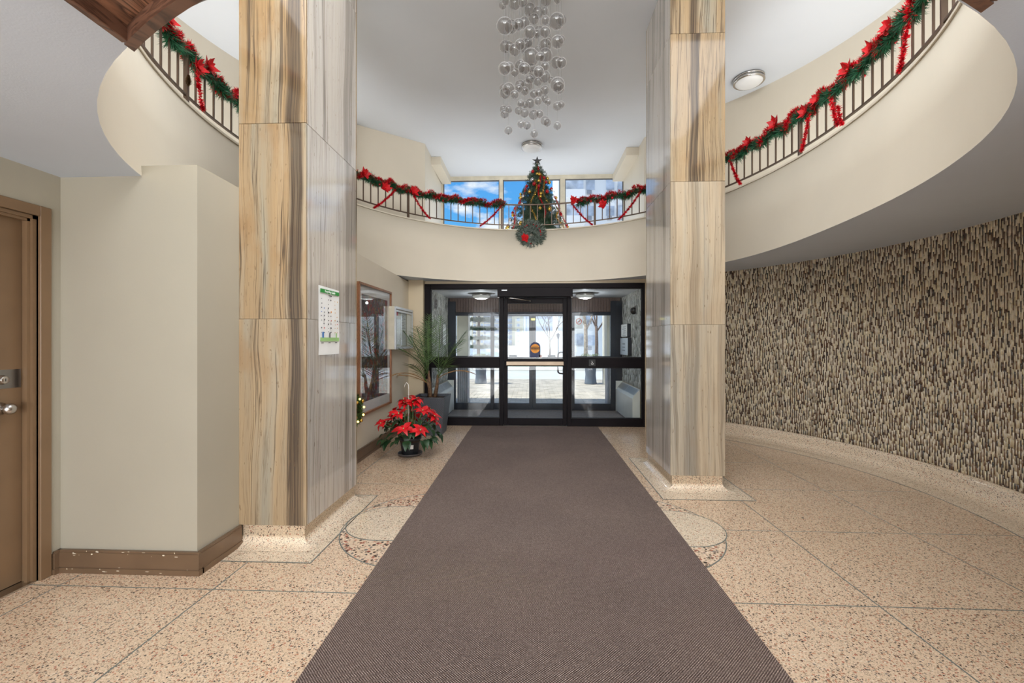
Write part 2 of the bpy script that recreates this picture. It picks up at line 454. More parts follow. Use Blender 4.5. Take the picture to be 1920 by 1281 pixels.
# ------------------------------------------------------------------ mesh helpers
class MB:
    def __init__(s):
        s.v = []; s.f = []
    def box(s, x0, x1, y0, y1, z0, z1):
        b = len(s.v)
        s.v += [(x0, y0, z0), (x1, y0, z0), (x1, y1, z0), (x0, y1, z0), (x0, y0, z1), (x1, y0, z1), (x1, y1, z1), (x0, y1, z1)]
        s.f += [tuple(b + i for i in q) for q in ((0, 3, 2, 1), (4, 5, 6, 7), (0, 1, 5, 4), (1, 2, 6, 5), (2, 3, 7, 6), (3, 0, 4, 7))]
        return s
    def bevbox(s, x0, x1, y0, y1, z0, z1, r=.004):
        """box with chamfered edges"""
        b = len(s.v)
        for (z, i) in ((z0, r), (z0 + r, 0), (z1 - r, 0), (z1, r)):
            s.v += [(x0 + i + r * (i == 0), y0 + i, z), (x1 - i - r * (i == 0), y0 + i, z), (x1 - i, y0 + i + r * (i == 0), z), (x1 - i, y1 - i - r * (i == 0), z),
                    (x1 - i - r * (i == 0), y1 - i, z), (x0 + i + r * (i == 0), y1 - i, z), (x0 + i, y1 - i - r * (i == 0), z), (x0 + i, y0 + i + r * (i == 0), z)]
        for k in range(3):
            for i in range(8):
                j = (i + 1) % 8
                s.f.append((b + k * 8 + i, b + k * 8 + j, b + k * 8 + 8 + j, b + k * 8 + 8 + i))
        s.f.append(tuple(b + i for i in range(7, -1, -1)))
        s.f.append(tuple(b + 24 + i for i in range(8)))
        return s
    def prism(s, poly, z0, z1):
        """poly: list of (x,y)"""
        b = len(s.v); n = len(poly)
        s.v += [(x, y, z0) for x, y in poly] + [(x, y, z1) for x, y in poly]
        s.f.append(tuple(b + i for i in range(n - 1, -1, -1)))
        s.f.append(tuple(b + n + i for i in range(n)))
        for i in range(n):
            j = (i + 1) % n
            s.f.append((b + i, b + j, b + n + j, b + n + i))
        return s
    def tube(s, pts, r, seg=8, cap=True):
        pts = [Vector(p) for p in pts]
        rs = r if isinstance(r, (list, tuple)) else [r] * len(pts)
        b = len(s.v)
        prev = None
        for i, p in enumerate(pts):
            d = (pts[min(i + 1, len(pts) - 1)] - pts[max(i - 1, 0)]).normalized()
            if prev is None:
                a = Vector((0, 0, 1)) if abs(d.z) < .9 else Vector((1, 0, 0))
                n = d.cross(a).normalized()
            else:
                n = (prev - d * prev.dot(d)).normalized()
            prev = n
            bn = d.cross(n)
            for k in range(seg):
                a = 2 * PI * k / seg
                s.v.append(tuple(p + (n * math.cos(a) + bn * math.sin(a)) * rs[i]))
        for i in range(len(pts) - 1):
            for k in range(seg):
                k2 = (k + 1) % seg
                s.f.append((b + i * seg + k, b + i * seg + k2, b + (i + 1) * seg + k2, b + (i + 1) * seg + k))
        if cap:
            s.f.append(tuple(b + k for k in range(seg - 1, -1, -1)))
            s.f.append(tuple(b + (len(pts) - 1) * seg + k for k in range(seg)))
        return s
    def lathe(s, prof, cx, cy, cz=0, seg=24, caps=True):
        b = len(s.v)
        for r, z in prof:
            for k in range(seg):
                a = 2 * PI * k / seg
                s.v.append((cx + r * math.cos(a), cy + r * math.sin(a), cz + z))
        n = len(prof)
        for i in range(n - 1):
            for k in range(seg):
                k2 = (k + 1) % seg
                s.f.append((b + i * seg + k, b + i * seg + k2, b + (i + 1) * seg + k2, b + (i + 1) * seg + k))
        if caps:
            s.f.append(tuple(b + k for k in range(seg - 1, -1, -1)))
            s.f.append(tuple(b + (n - 1) * seg + k for k in range(seg)))
        return s
    def sphere(s, c, r, seg=10, rings=6, sz=1.0):
        b = len(s.v)
        s.v.append((c[0], c[1], c[2] - r * sz))
        for i in range(1, rings):
            ph = -PI / 2 + PI * i / rings
            for k in range(seg):
                a = 2 * PI * k / seg
                s.v.append((c[0] + r * math.cos(ph) * math.cos(a), c[1] + r * math.cos(ph) * math.sin(a), c[2] + r * sz * math.sin(ph)))
        s.v.append((c[0], c[1], c[2] + r * sz))
        top = len(s.v) - 1
        for k in range(seg):
            k2 = (k + 1) % seg
            s.f.append((b, b + 1 + k2, b + 1 + k))
            for i in range(rings - 2):
                s.f.append((b + 1 + i * seg + k, b + 1 + i * seg + k2, b + 1 + (i + 1) * seg + k2, b + 1 + (i + 1) * seg + k))
            s.f.append((b + 1 + (rings - 2) * seg + k, b + 1 + (rings - 2) * seg + k2, top))
        return s
    def strip(s, rows, closed=False):
        """rows: list of equally long point lists -> quads between them"""
        b = len(s.v); n = len(rows[0])
        for r in rows:
            s.v += [tuple(p) for p in r]
        for i in range(len(rows) - 1):
            for k in range(n if closed else n - 1):
                k2 = (k + 1) % n
                s.f.append((b + i * n + k, b + i * n + k2, b + (i + 1) * n + k2, b + (i + 1) * n + k))
        return s
    def tri(s, a, b_, c):
        n = len(s.v)
        s.v += [tuple(a), tuple(b_), tuple(c)]
        s.f.append((n, n + 1, n + 2))
    def quad(s, a, b_, c, d):
        n = len(s.v)
        s.v += [tuple(a), tuple(b_), tuple(c), tuple(d)]
        s.f.append((n, n + 1, n + 2, n + 3))
    def build(s, name, mat, parent=None, smooth=False, origin=None):
        vs = np.array(s.v, dtype=float)
        if origin is None:
            mn, mx = vs.min(0), vs.max(0)
            origin = Vector(((mn[0] + mx[0]) / 2, (mn[1] + mx[1]) / 2, mn[2]))
        origin = Vector(origin)
        vs = vs - np.array(origin)
        me = bpy.data.meshes.new(name)
        me.from_pydata(vs.tolist(), [], s.f)
        me.materials.append(M[mat] if isinstance(mat, str) else mat)
        if smooth:
            me.polygons.foreach_set('use_smooth', [True] * len(me.polygons))
        me.update()
        o = bpy.data.objects.new(name, me)
        COL.objects.link(o)
        link_parent(o, parent, origin)
        return o

def world_loc(o):
    l = Vector(o.location)
    while o.parent:
        o = o.parent
        l = l + Vector(o.location)
    return l

def link_parent(o, parent, origin):
    if parent is not None:
        o.parent = parent
        o.location = Vector(origin) - world_loc(parent)
    else:
        o.location = origin

def shared(name, me, loc, parent=None, rot=None, scale=None):
    o = bpy.data.objects.new(name, me)
    COL.objects.link(o)
    link_parent(o, parent, loc)
    if rot is not None:
        o.rotation_euler = rot
    if scale is not None:
        o.scale = scale if hasattr(scale, '__len__') else (scale,) * 3
    return o

def mesh_of(mb, name, mat, smooth=False):
    me = bpy.data.meshes.new(name)
    me.from_pydata(mb.v, [], mb.f)
    me.materials.append(M[mat])
    if smooth:
        me.polygons.foreach_set('use_smooth', [True] * len(me.polygons))
    me.update()
    return me

def empty(name, loc, label=None, cat=None, group=None, kind=None):
    o = bpy.data.objects.new(name, None)
    COL.objects.link(o)
    o.location = loc
    o.empty_display_size = .1
    tag(o, label, cat, group, kind)
    return o

def tag(o, label=None, cat=None, group=None, kind=None):
    if label: o['label'] = label
    if cat: o['category'] = cat
    if group: o['group'] = group
    if kind: o['kind'] = kind
    return o

def struct(o, label, cat):
    return tag(o, label, cat, None, 'structure')

def text(body, size, mat, loc, rot, parent, name='lettering', extrude=.0006, align='CENTER'):
    c = bpy.data.curves.new(name, 'FONT')
    c.body = body
    c.size = size
    c.extrude = extrude
    c.align_x = align
    c.align_y = 'CENTER'
    c.materials.append(M[mat])
    tmp = bpy.data.objects.new('tmp_text', c)
    COL.objects.link(tmp)
    dg = bpy.context.evaluated_depsgraph_get()
    me = bpy.data.meshes.new_from_object(tmp.evaluated_get(dg))
    bpy.data.objects.remove(tmp)
    me.materials.clear(); me.materials.append(M[mat])
    o = bpy.data.objects.new(name, me)
    COL.objects.link(o)
    link_parent(o, parent, loc)
    o.rotation_euler = rot
    return o

# ------------------------------------------------------------------ plan curves
CY = 4.2
WB = [2.9447, -0.0369, -0.1936, 0.0606, -0.0706, 0.0214]     # lower edge of the balcony front (polar about (0, CY))
WT = [2.9732, -0.0274, -0.2044, -0.0089, -0.0059, -0.0259]   # upper edge
def polar(w, t, off=0.0):
    r = w[0] + w[1] * math.sin(t) + w[2] * math.cos(2 * t) + w[3] * math.sin(3 * t) + w[4] * math.cos(4 * t) + w[5] * math.cos(t) + off
    return (r * math.cos(t), CY + r * math.sin(t))
def pb(t, off=0.0):
    x, y = polar(WB, t, off)
    return (x, min(y, 7.105))
def zs(x):
    return 2.36 + (0.03 if x < 0 else .055) * min(1, (abs(x) / 2.4) ** 2)
Z_TOP = 3.27
Z_CEIL = 4.9
NTH = 144
TH = [2 * PI * i / NTH for i in range(NTH + 1)]

# ------------------------------------------------------------------ floor
GX = [-1.786 + .904 * k for k in range(-2, 8)]
GY = [.555 + .905 * k for k in range(0, 8)]
fl = MB().box(-3.1, 4.6, -4.2, 7.2, -.12, -.0006).build('floor', 'strip')
struct(fl, 'speckled beige terrazzo floor in large squares with thin metal dividers', 'floor')
MB().box(-3.1, 4.6, -4.2, GY[0] - .003, -.0006, 0).build('terrazzo_panel', 'terrazzo', fl)
gys = GY + [7.2]
for i in range(len(GX) - 1):
    for j in range(len(gys) - 1):
        x0, x1, y0, y1 = GX[i] + .0045, GX[i + 1] - .0045, gys[j] + .0045, gys[j + 1] - .0045
        x0 = max(x0, -3.1); x1 = min(x1, 4.6)
        if x1 - x0 < .05 or y1 - y0 < .05: continue
        MB().box(x0, x1, y0, y1, -.0006, 0).build('terrazzo_panel', 'terrazzo', fl)
def ring(cx, cy, r0, r1, z0, z1, a0=0, a1=2 * PI, n=64, stretch=0):
    mb = MB()
    rows = []
    for i in range(n + 1):
        a = a0 + (a1 - a0) * i / n
        c, s = math.cos(a), math.sin(a)
        sx = stretch * (1 if c > 0 else -1)
        rows.append([(cx + sx + r0 * c, cy + r0 * s, z1), (cx + sx + r1 * c, cy + r1 * s, z1), (cx + sx + r1 * c, cy + r1 * s, z0), (cx + sx + r0 * c, cy + r0 * s, z0)])
    mb.strip(rows, closed=True)
    return mb
def disc_poly(cx, cy, r, n=48, stretch=0):
    return [(cx + stretch * (1 if math.cos(2 * PI * i / n + 1e-4) > 0 else -1) + r * math.cos(2 * PI * i / n + 1e-4), cy + r * math.sin(2 * PI * i / n + 1e-4)) for i in range(n)]
# crescents of coarse stones either side of the carpet, and the pale rounded bar between them
for cx in (-.75, .72):
    MB().prism(disc_poly(cx, 3.28, .66), 0, .0008).build('terrazzo_medallion', 'terrazzo_coarse', fl)
    ring(cx, 3.28, .657, .665, 0, .0016).build('divider_strip', 'strip', fl)
MB().prism(disc_poly(0.01, 3.30, .31, 64, 1.105), 0, .0020).build('terrazzo_medallion', 'terrazzo_light', fl)
ring(0.01, 3.30, .306, .313, 0, .0028, stretch=1.105).build('divider_strip', 'strip', fl)
# columns' floor borders
def frame_strip(x0, x1, y0, y1, w, z):
    mb = MB()
    mb.box(x0, x1, y0, y0 + w, 0, z).box(x0, x1, y1 - w, y1, 0, z).box(x0, x0 + w, y0 + w, y1 - w, 0, z).box(x1 - w, x1, y0 + w, y1 - w, 0, z)
    return mb
COLS = [dict(x0=-2.0, x1=-1.53, y0=2.89, y1=3.755, b=(-2.2, -1.38, 2.665, 3.865)), dict(x0=1.30, x1=1.80, y0=4.12, y1=4.99, b=(1.155, 1.96, 3.87, 5.22))]
for c in COLS:
    bx0, bx1, by0, by1 = c['b']
    MB().box(bx0, bx1, by0, by1, 0, .0012).build('terrazzo_border', 'terrazzo_light', fl)
    frame_strip(bx0, bx1, by0, by1, .008, .002).build('divider_strip', 'strip', fl)

# curved mosaic wall on the right
def rw(t, off=0.0):
    """point on the right wall's plan curve, off = distance into the room"""
    a, b = 3.93, 3.63
    x, y = a * math.cos(t), 4.1 + b * math.sin(t)
    nx, ny = math.cos(t) / a, math.sin(t) / b
    l = math.hypot(nx, ny)
    return (x - nx / l * off, y - ny / l * off)
T0, T1 = -1.10, math.asin((7.16 - 4.1) / 3.63)
def rcurve(n, off=0.0, t0=T0, t1=T1):
    return [rw(t0 + (t1 - t0) * i / n, off) for i in range(n + 1)]
# border band and cove at its foot
ins = rcurve(60, .005); mid = rcurve(60, .33)
mb = MB(); mb.strip([[(*a, .0012), (*b, .0012)] for a, b in zip(ins, mid)])
mb.build('terrazzo_border', 'terrazzo_light', fl)
mb = MB(); mb.strip([[(*a, .002), (*b, .002), (*b, 0), (*a, 0)] for a, b in zip(rcurve(60, .327), rcurve(60, .334))], closed=True)
mb.build('divider_strip', 'strip', fl)

wr = MB()
wr.strip([[(*p, 0), (*p, 2.46), (*q, 2.46), (*q, 0)] for p, q in zip(rcurve(72, 0), rcurve(72, -.12))], closed=True)
wall_right = struct(wr.build('wall_right', 'grout', smooth=False), 'long curved wall clad in narrow upright beige and brown mosaic strips', 'wall')
prof = [(.0, .185), (.012, .18), (.016, .10), (.022, .055), (.045, .025), (.09, .008), (.15, .0022)]
cv = MB(); cv.strip([[(*rw(T0 + (T1 - T0) * i / 72, o), z) for o, z in prof] for i in range(73)])
struct(cv.build('baseboard_right', 'terrazzo_light', smooth=True), 'curved terrazzo cove skirting at the foot of the mosaic wall', 'skirting')

def mosaic(name, pts, z0, zf, parent, width=.0125, seed=3, pal=None, off0=0.0, lenmin=.035, lenmax=.10):
    """pts: dense polyline in plan (facing side is to the right of travel); strips of tile proud of the wall"""
    rs = np.random.RandomState(seed)
    P = np.array(pts); d = np.diff(P, axis=0); L = np.hypot(d[:, 0], d[:, 1]); S = np.concatenate([[0], np.cumsum(L)])
    ncol = int(S[-1] / width)
    pal = pal if pal is not None else np.array([srgb(*c)[:3] for c in [(208, 194, 170), (202, 188, 162), (214, 202, 180), (200, 186, 162), (210, 194, 162), (205, 192, 172), (211, 199, 177), (204, 190, 158),
              (70, 49, 36), (92, 66, 47), (58, 48, 43), (112, 84, 60), (74, 54, 42), (62, 62, 56), (98, 74, 56)]])
    w = np.array([1.0] * 8 + [.95, .9, .8, .8, .9, .45, .8]); w = w[:len(pal)] / w[:len(pal)].sum()
    V = []; C = []; prev = []
    nl = 8 if len(pal) > 11 else 7
    wl_l = w[:nl] / w[:nl].sum(); wl_d = w[nl:] / w[nl:].sum()
    zmax_f = zf
    for i in range(ncol):
        s0 = (i + .06) * width; s1 = (i + .94) * width
        x0, y0 = np.interp(s0, S, P[:, 0]), np.interp(s0, S, P[:, 1])
        x1, y1 = np.interp(s1, S, P[:, 0]), np.interp(s1, S, P[:, 1])
        tx, ty = x1 - x0, y1 - y0; l = math.hypot(tx, ty); nx, ny = -ty / l, tx / l
        zt = zmax_f(x0) if callable(zmax_f) else zmax_f
        z = z0 - rs.rand() * lenmax; cur = []
        while z < zt:
            ln = lenmin + (lenmax - lenmin) * rs.rand()
            a, b = max(z + .0006, z0), min(z + ln - .0006, zt)
            z += ln
            if b - a < .004: continue
            p = .0035 + rs.rand() * .002
            q = p + (rs.rand() - .5) * .0012
            t1 = (rs.rand() - .5) * .0014
            V.append([(x0, y0, a), (x1, y1, a), (x1, y1, b), (x0, y0, b),
                      (x0 + nx * p, y0 + ny * p, a), (x1 + nx * q, y1 + ny * q, a), (x1 + nx * (q + t1), y1 + ny * (q + t1), b), (x0 + nx * (p + t1), y0 + ny * (p + t1), b)])
            mz = (a + b) / 2
            pd = any(q0 < mz < q1 and dk for q0, q1, dk in prev)
            last = cur[-1][2] if cur else False
            dark = rs.rand() < ((.16 if pd else .70) if not last else (.08 if pd else .50))
            cur.append((a, b, dark))
            ci_ = (nl + rs.choice(len(pal) - nl, p=wl_d)) if dark else rs.choice(nl, p=wl_l)
            C.append(pal[ci_] * (.96 + .2 * rs.rand()))
        prev = cur
    V = np.array(V); n = len(V)
    F = np.array([(4, 5, 6, 7), (0, 4, 7, 3), (1, 2, 6, 5), (0, 1, 5, 4), (3, 7, 6, 2)])
    F = (F[None] + 8 * np.arange(n)[:, None, None]).reshape(-1, 4)
    me = bpy.data.meshes.new(name)
    me.vertices.add(n * 8); me.vertices.foreach_set('co', V.reshape(-1))
    me.loops.add(len(F) * 4); me.loops.foreach_set('vertex_index', F.reshape(-1).astype(np.int32))
    me.polygons.add(len(F)); me.polygons.foreach_set('loop_start', np.arange(len(F), dtype=np.int32) * 4)
    try: me.polygons.foreach_set('loop_total', np.full(len(F), 4, dtype=np.int32))
    except Exception: pass
    at = me.attributes.new('tint', 'FLOAT_COLOR', 'FACE')
    cc = np.repeat(np.concatenate([np.array(C), np.ones((n, 1))], 1), 5, axis=0)
    at.data.foreach_set('color', cc.reshape(-1))
    me.materials.append(M['mosaic'])
    me.update(); me.validate()
    o = bpy.data.objects.new(name, me)
    COL.objects.link(o)
    link_parent(o, parent, Vector((0, 0, 0)))
    o['kind'] = 'stuff'
    return o
# travel direction chosen so that the room is on the right-hand side
pts = [rw(-.72 + (T1 + .72) * i / 300) for i in range(301)]
mosaic('mosaic_tiles', pts[::-1] if False else pts, .187, lambda x: zs(x) + .03, wall_right, seed=5)

# ------------------------------------------------------------------ lower walls
DY0, DY1, DZ = 1.45, 2.40, 2.12
wl = MB()
wl.box(-3.0, -2.86, -4.2, DY0, 0, 2.46).box(-3.0, -2.86, DY1, 2.52, 0, 2.46).box(-3.0, -2.86, DY0, DY1, DZ, 2.46)
struct(wl.build('wall_left', 'wall_grey'), 'greige painted wall round the brown door', 'wall')
ld = MB()
ld.v = [(-3.0, 2.52, 0), (-2.0, 2.52, 0), (-2.0, 7.0, 0), (-3.0, 7.0, 0), (-3.0, 2.52, 2.45), (-2.0, 2.52, 2.452), (-2.0, 7.0, 2.352), (-3.0, 7.0, 2.352)]
ld.f = [(0, 3, 2, 1), (4, 5, 6, 7), (0, 1, 5, 4), (1, 2, 6, 5), (2, 3, 7, 6), (3, 0, 4, 7)]
struct(ld.build('wall_front_left', 'wall_grey'), 'greige painted wall block projecting between the brown door and the glass entrance', 'wall')
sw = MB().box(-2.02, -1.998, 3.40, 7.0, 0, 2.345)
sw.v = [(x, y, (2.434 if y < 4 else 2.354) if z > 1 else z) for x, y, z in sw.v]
struct(sw.build('wall_side_left', 'wall_doorlit'), 'wall lightened by painted-in door daylight, with the framed picture and notice case, left of the entrance', 'wall')
# wall around the entrance
wf = MB()
wf.box(-2.1, -1.756, 7.0, 7.16, 0, 2.42).box(1.83, 2.4, 7.13, 7.25, 0, 2.45).box(-1.756, 1.83, 7.13, 7.25, 2.325, 2.45).box(-3.1, -2.0, 7.0, 7.16, 0, 2.6)
struct(wf.build('wall_front', 'wall_tan'), 'tan painted wall framing the glass entrance', 'wall')
# rest of the lobby behind the camera
bk = MB().box(-3.0, 4.4, -4.2, -4.05, 0, 2.46).build('wall_back', 'wall'); struct(bk, 'cream wall at the back of the lobby', 'wall')
e0 = rw(T0)
rb = MB().box(e0[0] - .02, e0[0] + .12, -4.2, e0[1] + .05, 0, 2.46).build('wall_right_rear', 'wall'); struct(rb, 'plain cream wall behind the mosaic wall', 'wall')

# baseboards
bb = MB()
def bseg(mb, x0, x1, y0, y1, h=.135):
    mb.box(x0, x1, y0, y1, 0, h - .012)
    mb.box(x0 + (.004 if x1 - x0 < .1 else 0), x1 - (.004 if x1 - x0 < .1 else 0), y0 + (.004 if y1 - y0 < .1 else 0), y1 - (.004 if y1 - y0 < .1 else 0), h - .012, h)
    mb.box(x0 - (.007 if y1 - y0 < .1 else 0), x1 + (.007 if x1 - x0 < .1 else 0), y0 - (.007 if y1 - y0 < .1 else 0), y1, 0, .032)
bseg(bb, -2.86, -2.84, 2.47, 2.52)
bseg(bb, -2.86, -1.972, 2.496, 2.52)
bseg(bb, -2.0, -1.972, 2.52, 2.885)
bseg(bb, -2.0, -1.972, 3.76, 7.0)
bb.box(-1.972, -1.965, 2.489, 2.53, 0, .032)
bo = struct(bb.build('baseboard_left', 'brown_dark'), 'brown painted skirting along the left walls with chipped paint', 'skirting')
ch = MB()
for k in range(26):
    x = R.uniform(-2.8, -2.0); z = R.choice([R.uniform(.01, .04), R.uniform(.10, .134)])
    w, h = R.uniform(.002, .014), R.uniform(.001, .006)
    n = 6
    yy = 2.4885 if z < .03 else 2.4955
    poly = [(x + w * math.cos(2 * PI * i / n) * R.uniform(.6, 1.2), z + h * math.sin(2 * PI * i / n) * R.uniform(.6, 1.2)) for i in range(n)]
    b = len(ch.v); ch.v += [(px, yy - .0005, pz) for px, pz in poly]; ch.f.append(tuple(b + i for i in range(n)))
cho = ch.build('paint_chips', 'chip', bo); cho['kind'] = 'stuff'

# ------------------------------------------------------------------ soffit, balcony front, upper floor
def torect(x, y, X0, X1, Y0, Y1):
    dx, dy = x, y - CY
    k = 1e9
    if dx > 1e-6: k = min(k, X1 / dx)
    if dx < -1e-6: k = min(k, X0 / dx)
    if dy > 1e-6: k = min(k, (Y1 - CY) / dy)
    if dy < -1e-6: k = min(k, (Y0 - CY) / dy)
    return (dx * k, CY + dy * k)
mb = MB(); rows = []
for t in TH:
    x, y = pb(t)
    z = zs(x)
    X, Y = torect(x, y, -3.2, 4.5, -4.2, 7.14)
    if math.hypot(X, Y - CY) < math.hypot(x, y - CY): X, Y = x, y
    rows.append([(x, y, z)] + [(x + (X - x) * k, y + (Y - y) * k, zs(x + (X - x) * k)) for k in (.15, .4, .7, 1)] + [(X, Y, zs(X) + .001)])
mb.strip(rows)
struct(mb.build('ceiling_lower', 'soffit'), 'smooth grey painted underside of the round balcony', 'ceiling')
mb = MB(); rows = []
for t in TH:
    b0, t0, t1, b1 = pb(t), polar(WT, t), polar(WT, t, .15), polar(WT, t, .15)
    rows.append([(*b0, zs(b0[0]) - .001), (b0[0] * .5 + t0[0] * .5, b0[1] * .5 + t0[1] * .5, 2.82), (*t0, Z_TOP - .02), (*t1, Z_TOP - .02), (*b1, 2.5)])
mb.strip(rows)
fascia = struct(mb.build('wall_balcony', 'wall', smooth=False), 'cream curved balcony front ringing the round opening', 'wall')
for p in fascia.data.polygons: p.use_smooth = True
mb = MB(); rows = []
for t in TH:
    a, b = polar(WT, t, -.012), polar(WT, t, .16)
    rows.append([(*a, Z_TOP - .018), (*a, Z_TOP), (*b, Z_TOP), (*b, Z_TOP - .018)])
mb.strip(rows, closed=True)
struct(mb.build('trim_2', 'wall', smooth=False), 'thin cream cap along the top of the curved balcony front', 'trim')
mb = MB(); rows = []
for t in TH:
    a = polar(WT, t, .149); q = torect(*a, -4.4, 4.6, -.6, 9.3)
    rows.append([(*a, 2.58), (*q, 2.58), (*q, 2.5), (*a, 2.5)])
mb.strip(rows, closed=True)
struct(mb.build('floor_upper', 'wall'), 'upper gallery floor behind the balcony front', 'floor')

# upper walls
def uw(t):
    return (3.85 * math.cos(t), 4.15 + 3.6 * math.sin(t))
tr = math.acos(2.32 / 3.85); tl = PI - math.acos(2.84 / 3.85)
path = [(1.95, 9.34), (1.95, 7.6)] + [uw(tr - (tr + 2 * PI - tl) * i / 120) for i in range(121)] + [(-2.84, 6.92), (-1.89, 7.67), (-1.93, 9.34)]
mb = MB(); mb.strip([[(*p, 2.5), (*p, Z_CEIL + .05)] for p in path])
struct(mb.build('wall_upper', 'wall'), 'cream curved wall of the upper gallery', 'wall')
MBc = MB().box(-4.5, 4.7, -.6, 9.5, Z_CEIL, Z_CEIL + .15)
struct(MBc.build('ceiling', 'ceil'), 'plain white ceiling high above the round opening', 'ceiling')
for nm, x0, x1, y0 in (('trim_3', -1.91, -1.72, 8.22), ('trim_4', 1.72, 1.95, 7.97)):
    struct(MB().box(x0, x1, y0, 9.28, Z_CEIL - .145, Z_CEIL).build(nm, 'wall'), 'short cream boxed beam under the ceiling beside the upper window, ' + ('left side' if x0 < 0 else 'right side'), 'beam')

# upper window
wy = 9.3
win = empty('window_1', (0, wy, 3.25)); struct(win, 'wide upper window of three panes in a beige frame', 'window')
def px_x(px, Y): return ((px - 960) / 815 * .999 - .0442) * Y * 1.0
z0, z1 = 3.3, 4.88
bars = [(-1.93, px_x(830, wy)), (px_x(936.5, wy), px_x(943, wy)), (px_x(1050, wy), px_x(1059, wy)), (px_x(1167, wy), 1.95)]
fb = MB()
for a, b in bars:
    fb.box(a, b, wy - .04, wy + .06, z0, z1)
fb.box(-1.93, 1.95, wy - .06, wy + .06, z1 - .05, z1 + .02)
fb.box(-1.93, 1.95, wy - .06, wy + .06, z0, z0 + .06)
fb.build('frame', 'frame_beige', win)
for k in range(3):
    a, b = bars[k][1], bars[k + 1][0]
    sb = MB()
    w = .018
    sb.box(a, b, wy + .0, wy + .03, z1 - .05 - w, z1 - .05).box(a, b, wy, wy + .03, z0 + .06, z0 + .06 + w)
    sb.box(a, a + w, wy, wy + .03, z0 + .06 + w, z1 - .05 - w).box(b - w, b, wy, wy + .03, z0 + .06 + w, z1 - .05 - w)
    sb.build('sash', 'pole_grey', win)
    MB().box(a + w, b - w, wy + .01, wy + .016, z0 + .06 + w, z1 - .05 - w).build('glass_pane', 'glass_up', win)
wfu = MB()
wfu.box(-4.4, 4.6, 9.28, 9.42, 2.2, 3.3).box(-4.4, -1.93, 9.28, 9.42, 3.3, 5.0).box(1.95, 4.6, 9.28, 9.42, 3.3, 5.0)
struct(wfu.build('wall_upper_front', 'wall'), 'outer wall under and beside the upper window', 'wall')

# ------------------------------------------------------------------ marble columns
def offrect(x0, x1, y0, y1, o, z, n=3):
    """rounded rectangle loop offset by o"""
    r = max(o, 0.0) * .9
    pts = []
    for cx, cy, a0 in ((x1 + o - r, y0 - o + r, -PI / 2), (x1 + o - r, y1 + o - r, 0), (x0 - o + r, y1 + o - r, PI / 2), (x0 - o + r, y0 - o + r, PI)):
        for k in range(n + 1):
            a = a0 + PI / 2 * k / n
            pts.append((cx + r * math.cos(a), cy + r * math.sin(a), z))
    return pts
for ci, c in enumerate(COLS):
    x0, x1, y0, y1 = c['x0'], c['x1'], c['y0'], c['y1']
    lab = ['square column clad in striped ochre and grey marble beside the greige wall, with a poster on its side',
           'square column clad in striped beige marble standing in front of the mosaic wall'][ci]
    root = empty('marble_column', ((x0 + x1) / 2, (y0 + y1) / 2, 0), lab, 'column', 'marble clad columns')
    pf = [(-.018, .135), (-.018, .062), (-.010, .038), (.012, .018), (.045, .007), (.09, .0025)]
    mb = MB()
    mb.strip([offrect(x0, x1, y0, y1, o, z) for o, z in pf], closed=True)
    mb.build('terrazzo_plinth', 'terrazzo_light', root, smooth=True)
    MB().box(x0 + .024, x1 - .024, y0 + .024, y1 - .024, .05, Z_CEIL + .02).build('core', 'grout', root)
    js = [.135, 1.545, 2.88, 4.26, Z_CEIL]
    for k in range(4):
        a, b = js[k] + .001, js[k + 1] - .001
        g = .0015
        if ci == 0: fcol, scol = [(1, .7, .0, .30), (1, .9, .0, .31), (1, 1, 0, .62), (1, 1, 0, .75)][k], (.55, .15, .72, .2 + .11 * k)  # side slabs paler: different stone, plus side lighting and gloss put in colour
        else: fcol, scol = [(.45, .35, .12, .15), (.45, .4, .1, .22), (1, .8, 0, .5), (.9, .8, 0, .53)][k], (.5, .1, .75, .4 + .1 * k)
        for bx_, cl_ in (((x0, x1, y0, y0 + .022), fcol), ((x0, x1, y1 - .022, y1), fcol), ((x0, x0 + .022, y0 + .022 + g, y1 - .022 - g), scol), ((x1 - .022, x1, y0 + .022 + g, y1 - .022 - g), scol)):
            o = MB().bevbox(*bx_, a, b, .0015).build('marble_slab', 'marble', root)
            o.color = cl_

# ------------------------------------------------------------------ carpet runner
cp = MB().bevbox(-.96, 1.07, -2.5, 7.04, .0, .009, .003)
tag(cp.build('carpet_runner', 'carpet'), 'long dark brown woven carpet runner leading to the glass door', 'carpet')

# ------------------------------------------------------------------ left service door
d2 = struct(empty('door_2', (-2.93, 1.9, 0)), 'brown painted flush door with a steel knob at the left edge', 'door')
fm = MB()
for y0, y1 in ((DY1, DY1 + .06), (DY0 - .06, DY0)):
    fm.bevbox(-2.875, -2.845, y0, y1, 0, DZ + .06, .003)
fm.bevbox(-2.875, -2.845, DY0, DY1, DZ, DZ + .06, .003)
fm.box(-2.96, -2.87, DY1 - .02, DY1 + .01, 0, DZ).box(-2.96, -2.87, DY0 - .01, DY0 + .02, 0, DZ).box(-2.96, -2.87, DY0, DY1, DZ - .02, DZ + .01)
fm.box(-2.905, -2.885, DY1 - .035, DY1 - .02, 0, DZ - .02).box(-2.905, -2.885, DY0 + .02, DY0 + .035, 0, DZ - .02).box(-2.905, -2.885, DY0 + .02, DY1 - .02, DZ - .035, DZ - .02)
fm.build('frame', 'brown', d2)
lf = MB().bevbox(-2.98, -2.935, DY0 + .021, DY1 - .021, .012, DZ - .021, .001).build('leaf', 'brown', d2)
MB().box(-2.935, -2.9335, 2.19, DY1 - .026, 1.13, 1.235).build('strike_plate', 'steel', lf)
